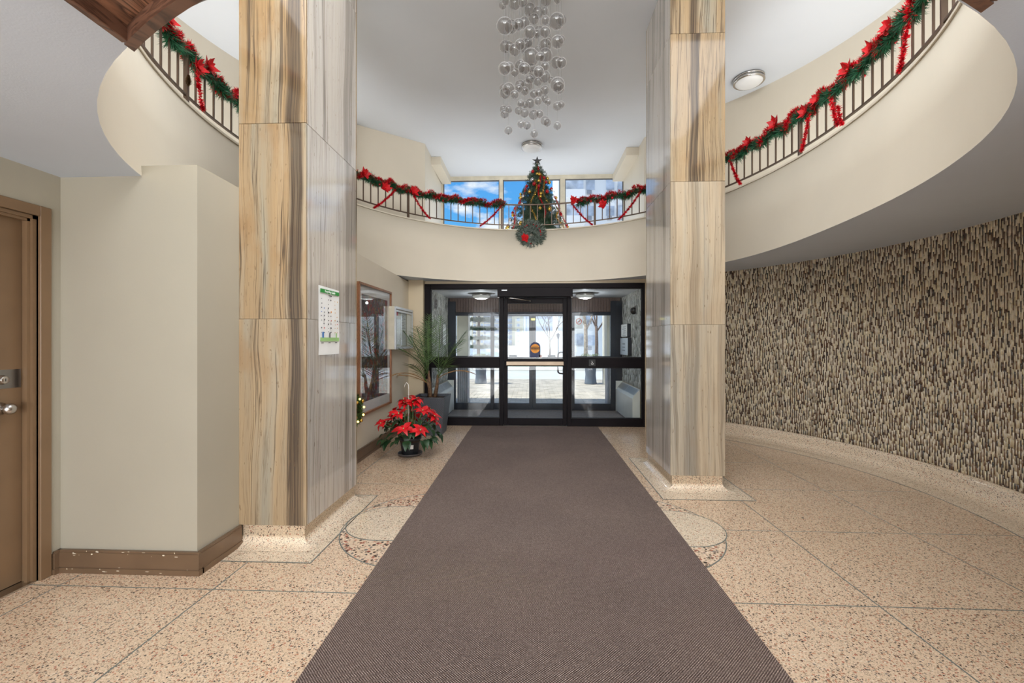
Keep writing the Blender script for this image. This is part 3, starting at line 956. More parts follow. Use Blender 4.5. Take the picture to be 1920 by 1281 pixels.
def xlathe(prof, x, y, z, seg=20):
    mb = MB(); mb.lathe(prof, 0, 0, 0, seg)
    mb.v = [(x + c, y + a, z + b) for a, b, c in mb.v]
    return mb
xlathe([(.028, 0), (.027, .012), (.022, .016), (.021, .032), (.019, .034)], -2.9335, 2.275, 1.18).build('deadbolt', 'chrome', lf, smooth=True)
MB().box(-2.9, -2.8985, 2.2735, 2.2765, 1.172, 1.188).build('keyhole', 'black_dark', lf)
kn = xlathe([(.036, 0), (.034, .006), (.016, .012), (.013, .03), (.016, .036), (.027, .046), (.031, .058), (.029, .070), (.018, .080), (.004, .083)], -2.935, 2.275, 1.02)
kn.build('door_knob', 'chrome', lf, smooth=True)
MB().box(-2.97, -2.86, DY0 + .02, DY1 - .02, 0, .01).build('threshold', 'chrome', d2)

# ------------------------------------------------------------------ entrance: inner glazed screen
Y1 = 7.13
d1 = struct(empty('door_1', (.04, Y1, 0)), 'black aluminium glass entrance door between two glazed side lights', 'door')
fr = lambda x0, x1, z0, z1, nm='jamb', y0=Y1 - .045, y1=Y1 + .06, par=d1, mt='black', r=.004: MB().bevbox(x0, x1, y0, y1, z0, z1, r).build(nm, mt, par)
fr(-1.756, -1.655, 0, 2.325); fr(1.79, 1.83, 0, 2.325)
fr(-.515, -.452, 0, 2.24); fr(.585, .648, 0, 2.24)
fr(-1.655, 1.79, 2.245, 2.325, 'head_rail')
hd = fr(-.545, .665, 2.10, 2.245, 'operator_box', Y1 - .14, Y1 + .06)
MB().box(-.475, -.39, Y1 - .1412, Y1 - .14, 2.196, 2.212).build('badge', 'silver_frame', hd)
for x0, x1 in ((-1.655, -.515), (.648, 1.79)):
    fr(x0, x1, .0, .125, 'bottom_rail')
    fr(x0, x1, .955, 1.112, 'mid_rail')
    for z0, z1 in ((.125, .955), (1.112, 2.245)):
        b = MB(); w = .014
        b.box(x0, x1, Y1 - .012, Y1 + .02, z0, z0 + w).box(x0, x1, Y1 - .012, Y1 + .02, z1 - w, z1).box(x0, x0 + w, Y1 - .012, Y1 + .02, z0 + w, z1 - w).box(x1 - w, x1, Y1 - .012, Y1 + .02, z0 + w, z1 - w)
        b.build('glazing_bead', 'black_dark', d1)
        MB().box(x0 + .004, x1 - .004, Y1, Y1 + .006, z0 + .004, z1 - .004).build('glass_pane', 'glass', d1)
lf = empty('door_leaf', (0, 0, 0)); lf.parent = d1; lf.location = Vector((.066, Y1, 0)) - Vector(d1.location)
yl0, yl1 = Y1 - .03, Y1 + .015
fr(-.448, -.385, .012, 2.095, 'stile', yl0, yl1, lf); fr(.514, .581, .012, 2.095, 'stile', yl0, yl1, lf)
fr(-.385, .514, 2.0, 2.095, 'top_rail', yl0, yl1, lf); fr(-.385, .514, .012, .125, 'bottom_rail', yl0, yl1, lf); fr(-.385, .514, .972, 1.094, 'lock_rail', yl0, yl1, lf)
MB().box(-.385, .514, Y1 - .006, Y1, .125, .972).build('glass_pane', 'glass', lf)
MB().box(-.385, .514, Y1 - .006, Y1, 1.094, 2.0).build('glass_pane', 'glass', lf)
fr(-.43, .543, .99, 1.058, 'push_bar', yl0 - .075, yl0 - .035, lf, 'bronze', .006)
fr(-.435, -.40, .985, 1.064, 'bar_end', yl0 - .08, yl0, lf, 'black'); fr(.52, .55, .985, 1.064, 'bar_end', yl0 - .08, yl0, lf, 'black')
hp = [(.515, Y1 + .03, 1.20), (.47, Y1 + .075, 1.20), (.445, Y1 + .09, 1.17), (.44, Y1 + .09, 1.08), (.44, Y1 + .09, .95), (.445, Y1 + .09, .87), (.47, Y1 + .075, .85), (.515, Y1 + .03, .85)]
MB().tube(hp, .013, 8).build('pull_handle', 'black', lf, smooth=True)
ar = MB().tube([(-.36, Y1 - .16, 2.07), (-.33, Y1 - .16, 2.075), (-.02, Y1 - .12, 2.035)], .011, 6).tube([(-.02, Y1 - .12, 2.035), (-.0, Y1 - .05, 2.03)], .009, 6)
ar.build('closer_arm', 'chrome', d1, smooth=True)
MB().tube([(-.35, Y1 - .15, 2.05), (-.23, Y1 - .17, 2.0), (-.03, Y1 - .1, 2.03)], .005, 6).build('closer_link', 'black', d1)
MB().box(-.45, .585, Y1 - .06, Y1 + .06, 0, .01).build('threshold', 'chrome', d1)
for sx in (-.535, .655):
    MB().box(sx - .01, sx + .012, Y1 - .06, Y1 - .045, 2.095, 2.11).build('bracket', 'chrome', d1)
# access button
ab = MB().bevbox(.925, 1.04, Y1 - .060, Y1 - .046, .975, 1.09, .004).build('access_button', 'black_dark')
tag(ab, 'small square black push plate with a white wheelchair symbol on the right mid rail', 'button')
sm = MB()
cx, cz, yy = .985, 1.02, Y1 - .0606
def yring(mb, cx, cz, r0, r1, y, a0, a1, n=20):
    pts = []
    for i in range(n + 1):
        a = a0 + (a1 - a0) * i / n
        pts.append([(cx + r0 * math.cos(a), y, cz + r0 * math.sin(a)), (cx + r1 * math.cos(a), y, cz + r1 * math.sin(a))])
    mb.strip(pts)
def yline(mb, x0, z0, x1, z1, w, y):
    d = Vector((x1 - x0, 0, z1 - z0)).normalized(); n = Vector((-d.z, 0, d.x)) * w / 2
    a, b = Vector((x0, y, z0)), Vector((x1, y, z1))
    mb.quad(a - n, b - n, b + n, a + n)
yring(sm, cx, cz, .013, .018, yy, PI * .75, PI * 2.1)
yline(sm, cx - .004, cz + .032, cx - .002, cz + .010, .006, yy); yline(sm, cx - .004, cz + .010, cx + .013, cz + .010, .005, yy)
yline(sm, cx + .013, cz + .010, cx + .021, cz - .008, .005, yy); yline(sm, cx + .021, cz - .008, cx + .027, cz - .005, .005, yy); yline(sm, cx - .003, cz + .022, cx + .009, cz + .022, .004, yy)
yring(sm, cx - .005, cz + .040, 0, .0055, yy, 0, 2 * PI, 12)
sm.build('wheelchair_symbol', 'white', ab, origin=(cx, yy, cz))

# round caution sticker on the door glass
ys = Y1 - .0075
st = empty('caution_sticker', (.063, ys, 1.16), 'round orange caution sticker with a dark band on the entrance door glass', 'sticker')
b = MB(); b.v = []; n = 32
poly = [(-.02 - .0, 1.118), (.15, 1.118)] + [(.065 + .085 * math.cos(a), 1.285 + .085 * math.sin(a)) for a in [PI * i / 20 for i in range(21)]]
poly = [(x if x > -.02 else -.02, z) for x, z in poly]
def yprism(poly, y0, y1):
    mb = MB(); mb.prism(poly, 0, 1); mb.v = [(x, y0 + (y1 - y0) * w, z) for x, z, w in mb.v]; return mb
yprism(poly, ys + .001, ys).build('backing', 'navy_ink', st)
yprism([(.065 + .074 * math.cos(2 * PI * i / 32), 1.262 + .074 * math.sin(2 * PI * i / 32)) for i in range(32)], ys, ys - .0006).build('orange_disc', 'orange_ink', st)
MB().box(-.005, .137, ys - .0014, ys - .0006, 1.248, 1.284).build('band', 'dark_ink', st)
RX = (PI / 2, 0, 0)
text('CAUTION', .030, 'orange_ink', (.066, ys - .0022, 1.266), RX, st)
text('AUTOMATIC', .017, 'dark_ink', (.066, ys - .0012, 1.298), RX, st)
text('DOOR', .018, 'dark_ink', (.066, ys - .0012, 1.233), RX, st)
tg = MB().box(.13, .175, ys, ys + .001, 1.10, 1.165).build('warning_tag', 'paper')
tag(tg, 'tiny white and red paper tag beside the caution sticker on the door glass', 'tag')
yring(b, .158, 1.135, .008, .013, ys - .0005, 0, 2 * PI); b.build('print', 'red_ink', tg, origin=(.158, ys, 1.135))

# ------------------------------------------------------------------ vestibule
Y2 = 8.75
ZV = 2.25
struct(MB().box(-1.8, 1.95, 7.19, 8.80, ZV, ZV + .06).build('ceiling_vestibule', 'ceil'), 'white ceiling of the entrance vestibule', 'ceiling')
struct(MB().box(-1.9, 2.05, 7.2, 8.95, -.1, .0).build('floor_vestibule', 'mat_grey'), 'grey mat floor of the entrance vestibule', 'floor')
PALG = np.array([srgb(*c)[:3] for c in [(216, 218, 212), (192, 194, 188), (228, 228, 224), (176, 178, 172), (206, 204, 194), (222, 222, 218), (198, 198, 192), (140, 140, 134), (120, 120, 114), (150, 148, 140), (112, 114, 110)]])
for nm, x, sgn, lab in (('wall_vestibule_left', -1.68, 1, 'left'), ('wall_vestibule_right', 1.80, -1, 'right')):
    w = MB().box(min(x, x - sgn * .1), max(x, x - sgn * .1), 7.19, 8.8, 0, ZV + .05).build(nm, 'grout')
    struct(w, 'vestibule wall clad in pale grey mosaic strips, ' + lab + ' side', 'wall')
    line = [(x, 7.2), (x, 8.7)] if sgn < 0 else [(x, 8.7), (x, 7.2)]
    mosaic('mosaic_tiles', line, .60, ZV, w, width=.02, seed=9, pal=PALG, lenmin=.06, lenmax=.18)
    # convector radiator
    r = empty('radiator', (x + sgn * .09, 7.95, 0), 'low white convector heater along the ' + lab + ' vestibule wall', 'radiator', 'vestibule heaters')
    xo = x + sgn * .13; xi = x + sgn * .008
    bd = MB(); prof = [(xi, .02), (xo, .02), (xo, .43), (xo - sgn * .02, .47), (xi, .585)]
    if sgn > 0: prof = prof[::-1]
    bd.prism(prof, 7.26, 8.66); bd.v = [(a, c, b2) for a, b2, c in bd.v]
    bd.build('casing', 'radiator', r)
    for k in range(2):
        g = MB()
        y0 = 7.32 + k * .68
        for q in range(14):
            yy0 = y0 + q * .046
            p0 = Vector((xo - sgn * .032, yy0, .4795)); p1 = Vector((xi + sgn * .015, yy0, .573))
            for pp in ((p0, p1),):
                a_, b_ = pp
                up_ = Vector((sgn * .003, 0, .005))
                g.quad(a_ + up_, b_ + up_, b_ + up_ + Vector((0, .018, 0)), a_ + up_ + Vector((0, .018, 0)))
        g.build('grille', 'steel', r)
    MB().box(min(xi, xo) - .002, max(xi, xo) + .002, 8.64, 8.67, .0, .60).build('end_cap', 'radiator', r)
for x, lab in ((-.91, 'left'), (.97, 'right')):
    l = empty('ceiling_light', (x, 7.9, ZV), 'round flush lamp with a white dome on the vestibule ceiling, ' + lab + ' one', 'ceiling light', 'vestibule lamps')
    MB().lathe([(.12, 0), (.165, -.01), (.17, -.035), (.165, -.042)], x, 7.9, ZV, 32).build('rim', 'chrome', l, smooth=True)
    MB().lathe([(.162, -.04), (.15, -.07), (.11, -.093), (.05, -.104), (.002, -.106)], x, 7.9, ZV, 32).build('diffuser', 'diffuser_on', l, smooth=True)
    light('vestibule_lamp', 'POINT', (x, 7.9, ZV - .16), (0, 0, 0), 6, shadow_soft_size=.02, col=CW)
# outer screen
d3 = struct(empty('door_3', (.05, Y2, 0)), 'dark outer entrance doors with glazed side lights beyond the vestibule', 'door')
fo = lambda x0, x1, z0, z1, nm='jamb', y0=Y2 - .05, y1=Y2 + .05, par=d3, mt='blackblue', r=.004: MB().bevbox(x0, x1, y0, y1, z0, z1, r).build(nm, mt, par)
fo(-1.68, -1.522, 0, 2.18); fo(1.573, 1.80, 0, 2.18)
fo(-.818, -.753, .0, 1.95); fo(.79, .864, 0, 1.95)
fo(-1.522, 1.573, 1.893, 1.96, 'head_rail'); fo(-1.522, -.818, 0, .135, 'bottom_rail'); fo(.864, 1.573, 0, .135, 'bottom_rail')
fo(-1.522, -.818, .98, 1.08, 'mid_rail'); fo(.864, 1.573, .98, 1.08, 'mid_rail')
for x0, x1 in ((-1.522, -.818), (.864, 1.573)):
    MB().box(x0, x1, Y2, Y2 + .006, .135, .98).build('glass_pane', 'glass', d3); MB().box(x0, x1, Y2, Y2 + .006, 1.08, 1.893).build('glass_pane', 'glass', d3)
for k, (x0, x1) in enumerate(((-.753, .0258), (.0262, .79))):
    lfo = empty('door_leaf', (0, 0, 0)); lfo.parent = d3; lfo.location = Vector(((x0 + x1) / 2, Y2, 0)) - Vector(d3.location)
    a, b2 = (x0 + .008, x1 - .067) if k == 0 else (x0 + .067, x1 - .008)
    fo(x0, a, .01, 1.893, 'stile', Y2 - .03, Y2 + .02, lfo); fo(b2, x1, .01, 1.893, 'stile', Y2 - .03, Y2 + .02, lfo)
    fo(a, b2, .01, .135, 'bottom_rail', Y2 - .03, Y2 + .02, lfo); fo(a, b2, 1.85 + .03, 1.893, 'top_rail', Y2 - .03, Y2 + .02, lfo); fo(a, b2, .98, 1.06, 'lock_rail', Y2 - .03, Y2 + .02, lfo)
    MB().box(a, b2, Y2 - .004, Y2, .135, .98).build('glass_pane', 'glass', lfo); MB().box(a, b2, Y2 - .004, Y2, 1.06, 1.88).build('glass_pane', 'glass', lfo)
    cxl = (x0 + x1) / 2
    fo(cxl - .08, cxl + .08, 1.065, 1.10, 'pull_plate', Y2 - .036, Y2 - .03, lfo, 'pole_grey', .002)
# header panelling: narrow grooved boards
hd = empty('header_panelling', (0.06, Y2, 1.96), 'brown grooved board panel above the outer entrance doors', 'wall panel')
MB().box(-1.68, 1.80, Y2 - .012, Y2 + .04, 1.96, ZV).build('backing', 'blackblue', hd)
n = 62
bme = [mesh_of(MB().bevbox(-.0265, .0265, -.014, 0, 0, ZV - 1.965, .003), 'board', 'panel_wood')]
for k in range(n):
    x = -1.65 + 3.42 * (k + .5) / n
    shared('board', bme[0], (x, Y2 - .0125, 1.963), hd)
# no smoking sign
ns = MB().box(.875, 1.03, Y2 - .002, Y2 - .0005, 1.63, 1.885).build('no_smoking_sign', 'silver_frame')
tag(ns, 'grey no smoking sign with a red crossed circle on the outer side light', 'sign')
b = MB(); yring(b, .952, 1.775, .048, .060, Y2 - .003, 0, 2 * PI, 32); yline(b, .952 - .04, 1.735, .952 + .04, 1.815, .012, Y2 - .003)
b.build('red_circle', 'red_ink', ns, origin=(.952, Y2 - .003, 1.775))
b = MB(); yline(b, .925, 1.772, .968, 1.772, .009, Y2 - .0026); yline(b, .972, 1.772, .982, 1.772, .009, Y2 - .0026); yline(b, .978, 1.78, .984, 1.796, .003, Y2 - .0026)
b.build('cigarette', 'dark_ink', ns, origin=(.952, Y2 - .0026, 1.775))
# boxes on the right vestibule wall
def wallbox(name, x0, y0, y1, z0, z1, mat, label, cat, d=.07):
    o = empty(name, (x0 - d / 2, (y0 + y1) / 2, z0), label, cat)
    MB().bevbox(x0 - d, x0 - .006, y0, y1, z0, z1, .004).build('case', 'blackblue', o)
    MB().bevbox(x0 - d - .008, x0 - d, y0 + .006, y1 - .006, z0 + .006, z1 - .006, .002).build('face', mat, o)
    return o
o = wallbox('directory_panel', 1.80, 7.92, 8.42, 1.46, 1.70, 'paper', 'small white faced directory panel on the right vestibule wall', 'panel')
for k in range(5): MB().box(1.7213, 1.722, 8.0, 8.3 - .05 * (k % 3), 1.49 + .038 * k, 1.498 + .038 * k).build('print_line', 'grey_ink', o)
o = wallbox('intercom_panel', 1.80, 7.86, 8.50, 1.12, 1.445, 'silver_frame', 'brushed metal intercom panel with buttons below the directory panel', 'intercom')
for k in range(4):
    for q in range(3): MB().bevbox(1.7185, 1.722, 8.08 + .07 * k, 8.10 + .07 * k, 1.20 + .06 * q, 1.22 + .06 * q, .001).build('button', 'dark_ink', o)
cm = empty('dome_camera', (1.74, 7.5, 1.86), 'small black dome camera on the right vestibule wall', 'camera')
mb = MB().sphere((1.745, 7.50, 1.90), .062, 16, 10); mb.build('dome', 'black_dark', cm, smooth=True)
MB().bevbox(1.765, 1.797, 7.43, 7.57, 1.86, 1.99, .005).build('bracket', 'steel', cm)
vg = MB(); vg.box(-1.674, -1.66, 7.40, 7.62, 1.95, 2.12)
vv = vg.build('wall_vent', 'steel'); tag(vv, 'square louvred vent high on the left vestibule wall', 'vent')
for k in range(6): MB().box(-1.662, -1.652, 7.41, 7.61, 1.965 + k * .025, 1.973 + k * .025).build('louvre', 'black_dark', vv)
nt = empty('notice_holder', (-1.64, 8.2, 1.35), 'white sheet in a holder on the left vestibule wall', 'notice')
MB().bevbox(-1.674, -1.65, 8.05, 8.35, 1.30, 1.72, .004).build('holder', 'steel', nt); MB().box(-1.65, -1.647, 8.07, 8.33, 1.32, 1.70).build('sheet', 'paper', nt)
yl = MB().bevbox(.0, .075, Y2 - .09, Y2 - .052, 1.80, 1.835, .004).build('door_sensor', 'yellow_light'); tag(yl, 'small yellow lit sensor box over the outer doors', 'sensor')

# ------------------------------------------------------------------ balustrade with posts
SUBS = [(-75, -29.1), (-29.1, 7.7), (7.7, 39), (39, 70.65), (70.65, 99.0), (99.0, 128.2), (128.2, 162), (162, 197.2), (197.2, 245)]
rl = empty('balustrade', (0, CY, Z_TOP), 'dark bronze metal railing standing on the curved balcony front', 'railing')
RO = .035
def rp(deg, off=RO, z=0): return (*polar(WT, math.radians(deg), off), z)
bal = mesh_of(MB().box(-.0065, .0065, -.0065, .0065, 0, .335), 'baluster', 'rail')
pst = mesh_of(MB().bevbox(-.016, .016, -.016, .016, 0, .435, .002), 'post', 'rail')
for a, b in SUBS:
    shared('post', pst, rp(a, RO, Z_TOP), rl, (0, 0, math.radians(a)))
    L = sum(math.dist(rp(a + (b - a) * i / 10), rp(a + (b - a) * (i + 1) / 10)) for i in range(10))
    n = max(3, round(L / .121))
    for k in range(1, n):
        t = a + (b - a) * k / n
        shared('baluster', bal, rp(t, RO, Z_TOP + .085), rl, (0, 0, math.radians(t)))
shared('post', pst, rp(245, RO, Z_TOP), rl, (0, 0, math.radians(245)))
for nm, z0, z1, w in (('top_rail', Z_TOP + .42, Z_TOP + .436, .018), ('bottom_rail', Z_TOP + .075, Z_TOP + .09, .010)):
    mb = MB(); rows = []
    for i in range(161):
        t = -75 + 320 * i / 160
        a, b = rp(t, RO - w), rp(t, RO + w)
        rows.append([(*a[:2], z0), (*a[:2], z1), (*b[:2], z1), (*b[:2], z0)])
    mb.strip(rows, closed=True); mb.build(nm, 'rail', rl)

# ------------------------------------------------------------------ garlands
def needles(mb, p, d, n, r0, r1, w, spread=1.0, rnd=R):
    for _ in range(n):
        v = Vector((rnd.gauss(0, 1), rnd.gauss(0, 1), rnd.gauss(0, 1)))
        v = v - d * v.dot(d) * spread
        if v.length < 1e-3: continue
        v.normalize(); v = (v + d * rnd.uniform(-.5, .5)).normalized()
        side = v.cross(Vector((rnd.gauss(0, 1), rnd.gauss(0, 1), rnd.gauss(0, 1)))).normalized() * w
        a = p + v * r0 * rnd.random()
        b = a + v * rnd.uniform(.6, 1) * r1
        mb.tri(a - side, a + side, b)
def interp_path(f, a, b, n): return [Vector(f(a + (b - a) * i / n)) for i in range(n + 1)]
petal = MB()
def petal_mesh(L, W, name, mat, curl=.25):
    mb = MB(); n = 5; rows = []
    for i in range(n + 1):
        u = i / n
        w = W * math.sin(PI * min(.999, u ** .8)) + .001
        z = -curl * L * u * u + .06 * L * math.sin(PI * u)
        rows.append([(u * L, -w, z + w * .25), (u * L, 0, z), (u * L, w, z + w * .25)])
    mb.strip(rows)
    return mesh_of(mb, name, mat, True)
def bow_mesh(L, W, n, name, mat):
    mb = MB()
    for k in range(n):
        a0 = 2 * PI * k / n + R.uniform(-.2, .2); el = R.uniform(.1, .75); l = L * R.uniform(.8, 1.1)
        d = Vector((math.cos(a0) * math.cos(el), math.sin(a0) * math.cos(el), math.sin(el))); s = Vector((-math.sin(a0), math.cos(a0), 0)); u = d.cross(s)
        rows = []
        for i in range(5):
            q = i / 4; w = W * math.sin(PI * min(.99, q + .12)) ** .8
            c = d * (l * q) - u * (-.2 * l * q * q)
            rows.append([c - s * w + u * w * .2, c, c + s * w + u * w * .2])
        mb.strip(rows)
    mb.sphere((0, 0, .012), .014, 8, 5)
    return mesh_of(mb, name, mat, True)
bows = [bow_mesh(.095, .03, 9, 'bow', 'velvet') for _ in range(3)]
berry = mesh_of(MB().sphere((0, 0, 0), .019, 10, 7), 'berry', 'berry', True)

def garland(a, b, label, bow_list, berry_step, strand_list, red=1.0, thick=1.12):
    f = lambda t: rp(t, RO, Z_TOP + .43 + .018 * math.sin(t * .9) + .01 * math.sin(t * 2.3))
    mid = f((a + b) / 2)
    root = empty('garland', mid, label, 'garland', 'Christmas garlands on the balcony railing')
    L = abs(b - a) * PI / 180 * 2.9
    n = int(L / .006)
    g = MB(); rd = MB()
    P = interp_path(f, a, b, n)
    for i, p in enumerate(P):
        d = (P[min(i + 1, n)] - P[max(i - 1, 0)]).normalized()
        needles(g, p + Vector((0, 0, -.015)), d, 17, .02, (.072 + .02 * math.sin(i * .11)) * thick, .0045)
        k = .5 + .5 * math.sin(i * .035 + a)
        ph = i * .09
        s = d.cross(Vector((0, 0, 1))).normalized()
        off = (s * math.cos(ph) + Vector((0, 0, 1)) * math.sin(ph)) * .038 * thick
        if R.random() < (.6 + .6 * k) * red:
            needles(rd, p + off + Vector((0, 0, .012)), d, 15, .012, .046, .0055)
            needles(rd, p - off * .6 + Vector((0, 0, .025)), d, 8, .012, .046, .0055)
    g.build('greenery', 'spruce', root)['kind'] = 'stuff'
    rd.build('red_tinsel', 'tinsel', root)['kind'] = 'stuff'
    for t, z in bow_list:
        p = Vector(rp(t, RO - .055, z - .05))
        o = shared('bow', bows[int(t) % 3], p, root)
        th = math.radians(t)
        o.rotation_euler = Vector((-math.cos(th), -math.sin(th), .15)).to_track_quat('Z', 'Y').to_euler()
        o.scale = (R.uniform(.85, 1.15),) * 3
    t = min(a, b) + 1
    while t < max(a, b):
        p = Vector(f(t)) + Vector((R.uniform(-.05, .05), R.uniform(-.05, .05), R.uniform(-.05, .06)))
        shared('berry', berry, p, root, None, R.uniform(.7, 1.15))
        t += berry_step * R.uniform(.6, 1.4)
    for (t0, zA, t1, zB) in strand_list:
        s = MB(); m = int(math.dist(rp(t0, RO, zA), rp(t1, RO, zB)) / .006)
        for i in range(m + 1):
            u = i / m
            p = Vector(rp(t0 + (t1 - t0) * u, RO - .02, zA + (zB - zA) * u - .03 * math.sin(PI * u)))
            needles(s, p, Vector((0, 0, 1)), 10, .006, .03 + .01 * math.sin(i * .7), .005, .5)
        s.build('hanging_strand', 'tinsel', root)
    return root
garland(76, -42, 'red and green tinsel garland with velvet bows along right half of the balcony railing',
        [(13.6, 3.80), (22.1, 3.78), (0.8, 3.73), (-7.6, 3.76), (-18.8, 3.76), (77, 3.76), (67.9, 3.62), (4.5, 3.70), (-14, 3.74), (-30, 3.74)], 3.2,
        [(28.7, 3.66, 25.4, 3.3), (4.5, 3.66, 6.8, 3.31), (-1.5, 3.65, -3.6, 3.33), (-3.5, 3.5, -4.8, 3.31), (-21.5, 3.62, -19.2, 3.34), (77.7, 3.68, 71.2, 3.28), (56, 3.71, 63.4, 3.31)])
garland(98, 246, 'red and green tinsel garland with velvet bows along left half of the balcony railing',
        [(196.7, 3.66), (193.6, 3.76), (136.2, 3.66), (126.9, 3.73), (143, 3.76), (205, 3.75)], 3.4,
        [(131.7, 3.7, 139.5, 3.29), (127.1, 3.68, 121.5, 3.33), (98.6, 3.7, 105.7, 3.31), (194.4, 3.49, 193.2, 3.34), (194.9, 3.65, 194.4, 3.49)])
pc = MB()
for k in range(90):
    q = k / 90; a = k * 2.4
    p = Vector(rp(198, 0, 3.50 - .09 * q)); r = .008 + .024 * math.sin(PI * min(1, q * 1.05 + .04))
    d = Vector((math.cos(a), math.sin(a), -.5)).normalized()
    s = Vector((-math.sin(a), math.cos(a), 0)) * .011
    pc.tri(p - s, p + s, p + d * r)
tag(pc.build('pine_cone', 'cone'), 'brown pine cone hanging in front of the left railing near the wood canopy', 'pine cone')

# ------------------------------------------------------------------ wreath below the tree
wc = Vector(rp(90, -.05, 3.17))
wr_ = empty('wreath', wc, 'frosted green wreath with a red bow hanging on the balcony front below the tree', 'wreath')
g = MB(); s2 = MB()
for i in range(560):
    a = 2 * PI * i / 560
    r = .155 + R.uniform(-.09, .075)
    p = wc + Vector((math.cos(a) * r, R.uniform(-.03, .02), math.sin(a) * r))
    d = Vector((-math.sin(a), 0, math.cos(a)))
    needles(g, p, d, 16, .01, .065, .004)
    needles(s2, p + Vector((0, -.025, 0)), d, 9, .01, .06, .003)
g.build('greenery', 'tree_green', wr_)['kind'] = 'stuff'; s2.build('frosted_tips', 'frost', wr_)['kind'] = 'stuff'
o = shared('bow', bows[0], wc + Vector((-.10, -.06, -.07)), wr_, (PI / 2, .3, 0), 1.0)
for k in range(12):
    a = R.uniform(0, 2 * PI); shared('bauble', bpy.data.objects['berry'].data if k % 3 == 0 else berry, wc + Vector((math.cos(a) * .16, -.05, math.sin(a) * .16)), wr_, None, .7)

# ------------------------------------------------------------------ Christmas tree on the gallery
tx, ty = .11, 7.98
tr_ = empty('christmas_tree', (tx, ty, 2.58), 'dark artificial Christmas tree standing before the upper window', 'christmas tree')
g = MB()
H0, H1 = 2.9, 4.62
def trad(z): return .50 * ((H1 - z) / (H1 - 3.45)) ** .85 + .02
for i in range(1500):
    u = R.random() ** .75
    z = H1 - (H1 - H0) * u
    a = R.uniform(0, 2 * PI); rr = min(trad(z), .46) * R.uniform(.35, 1.04)
    p = Vector((tx + rr * math.cos(a), ty + rr * math.sin(a), z + R.uniform(-.03, .03)))
    d = Vector((math.cos(a), math.sin(a), R.uniform(-.3, .35))).normalized()
    for q in range(5):
        needles(g, p + d * (q * .022 - .05), d, 7, .004, .05, .0042, .7)
g.build('branches', 'tree_green', tr_)['kind'] = 'stuff'
MB().lathe([(.04, 0), (.035, 1.0), (.01, 2.1)], tx, ty, 2.62, 10).build('trunk', 'bark', tr_)
MB().lathe([(.26, 0), (.25, .02), (.06, .05), (.05, .1)], tx, ty, 2.58, 16).build('stand', 'rail', tr_)
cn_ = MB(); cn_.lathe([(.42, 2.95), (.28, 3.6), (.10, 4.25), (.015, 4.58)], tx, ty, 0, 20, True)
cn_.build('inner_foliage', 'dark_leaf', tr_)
for t_, mat, zA, zB, a0 in (('ribbon', 'tinsel_gold', 4.25, 3.35, -1.75), ('ribbon', 'tinsel_gold', 4.4, 3.62, -1.15), ('ribbon', 'tinsel', 4.55, 3.5, -1.4), ('ribbon', 'tinsel_gold', 3.8, 3.3, -.75), ('ribbon', 'tinsel', 4.2, 3.3, -2.5), ('ribbon', 'tinsel', 4.0, 3.4, -.4)):
    s = MB()
    for i in range(110):
        u = i / 110; z = zA + (zB - zA) * u; a = a0 + .12 * math.sin(u * 9)
        r = trad(z) * 1.03 + .01
        needles(s, Vector((tx + r * math.cos(a), ty + r * math.sin(a), z)), Vector((0, 0, 1)), 9, .006, .024, .003, .6)
    s.build(t_, mat, tr_)
bau = {k: mesh_of(MB().sphere((0, 0, 0), .033, 12, 8).lathe([(.008, .03), (.008, .042)], 0, 0, 0, 8), 'bauble', k, True) for k in ('berry', 'gold', 'silver')}
for k in range(46):
    z = R.uniform(3.2, 4.5); a = R.uniform(-PI + .1, -.1)
    if k < 3: z, a = (4.45, -2.2) if k == 0 else ((4.02, -2.0) if k == 1 else (4.12, -.5))
    r = trad(z) * 1.04 + .015
    key = ['berry', 'gold', 'silver', 'berry', 'gold'][k % 5]
    if k == 1: key = 'gold'
    if k in (0, 2): key = 'berry'
    nm = {'berry': 'red', 'gold': 'gold', 'silver': 'silver'}[key]
    o = shared('bauble', bau[key], Vector((tx + r * math.cos(a), ty + r * math.sin(a), z)), None, None, R.uniform(.7, 1.1))
    tag(o, 'round shiny ' + nm + ' bauble hung on the Christmas tree', 'bauble', nm + ' baubles on the Christmas tree')
sr = MB()
pts5 = []
for i in range(10):
    a = PI / 2 + PI * i / 5; r = .115 if i % 2 == 0 else .045
    pts5.append((r * math.cos(a), r * math.sin(a)))
zc = 4.72
for i in range(10):
    a, b = pts5[i], pts5[(i + 1) % 10]
    sr.tri((tx + a[0], ty, zc - .02 + a[1] * .9), (tx + b[0], ty, zc - .02 + b[1] * .9), (tx, ty - .03, zc - .02))
    sr.tri((tx + b[0], ty, zc - .02 + b[1] * .9), (tx + a[0], ty, zc - .02 + a[1] * .9), (tx, ty + .03, zc - .02))
so = sr.build('star_topper', 'star'); so.scale = (.85, .85, .85)
tag(so, 'dark silver five pointed star on top of the Christmas tree', 'star')

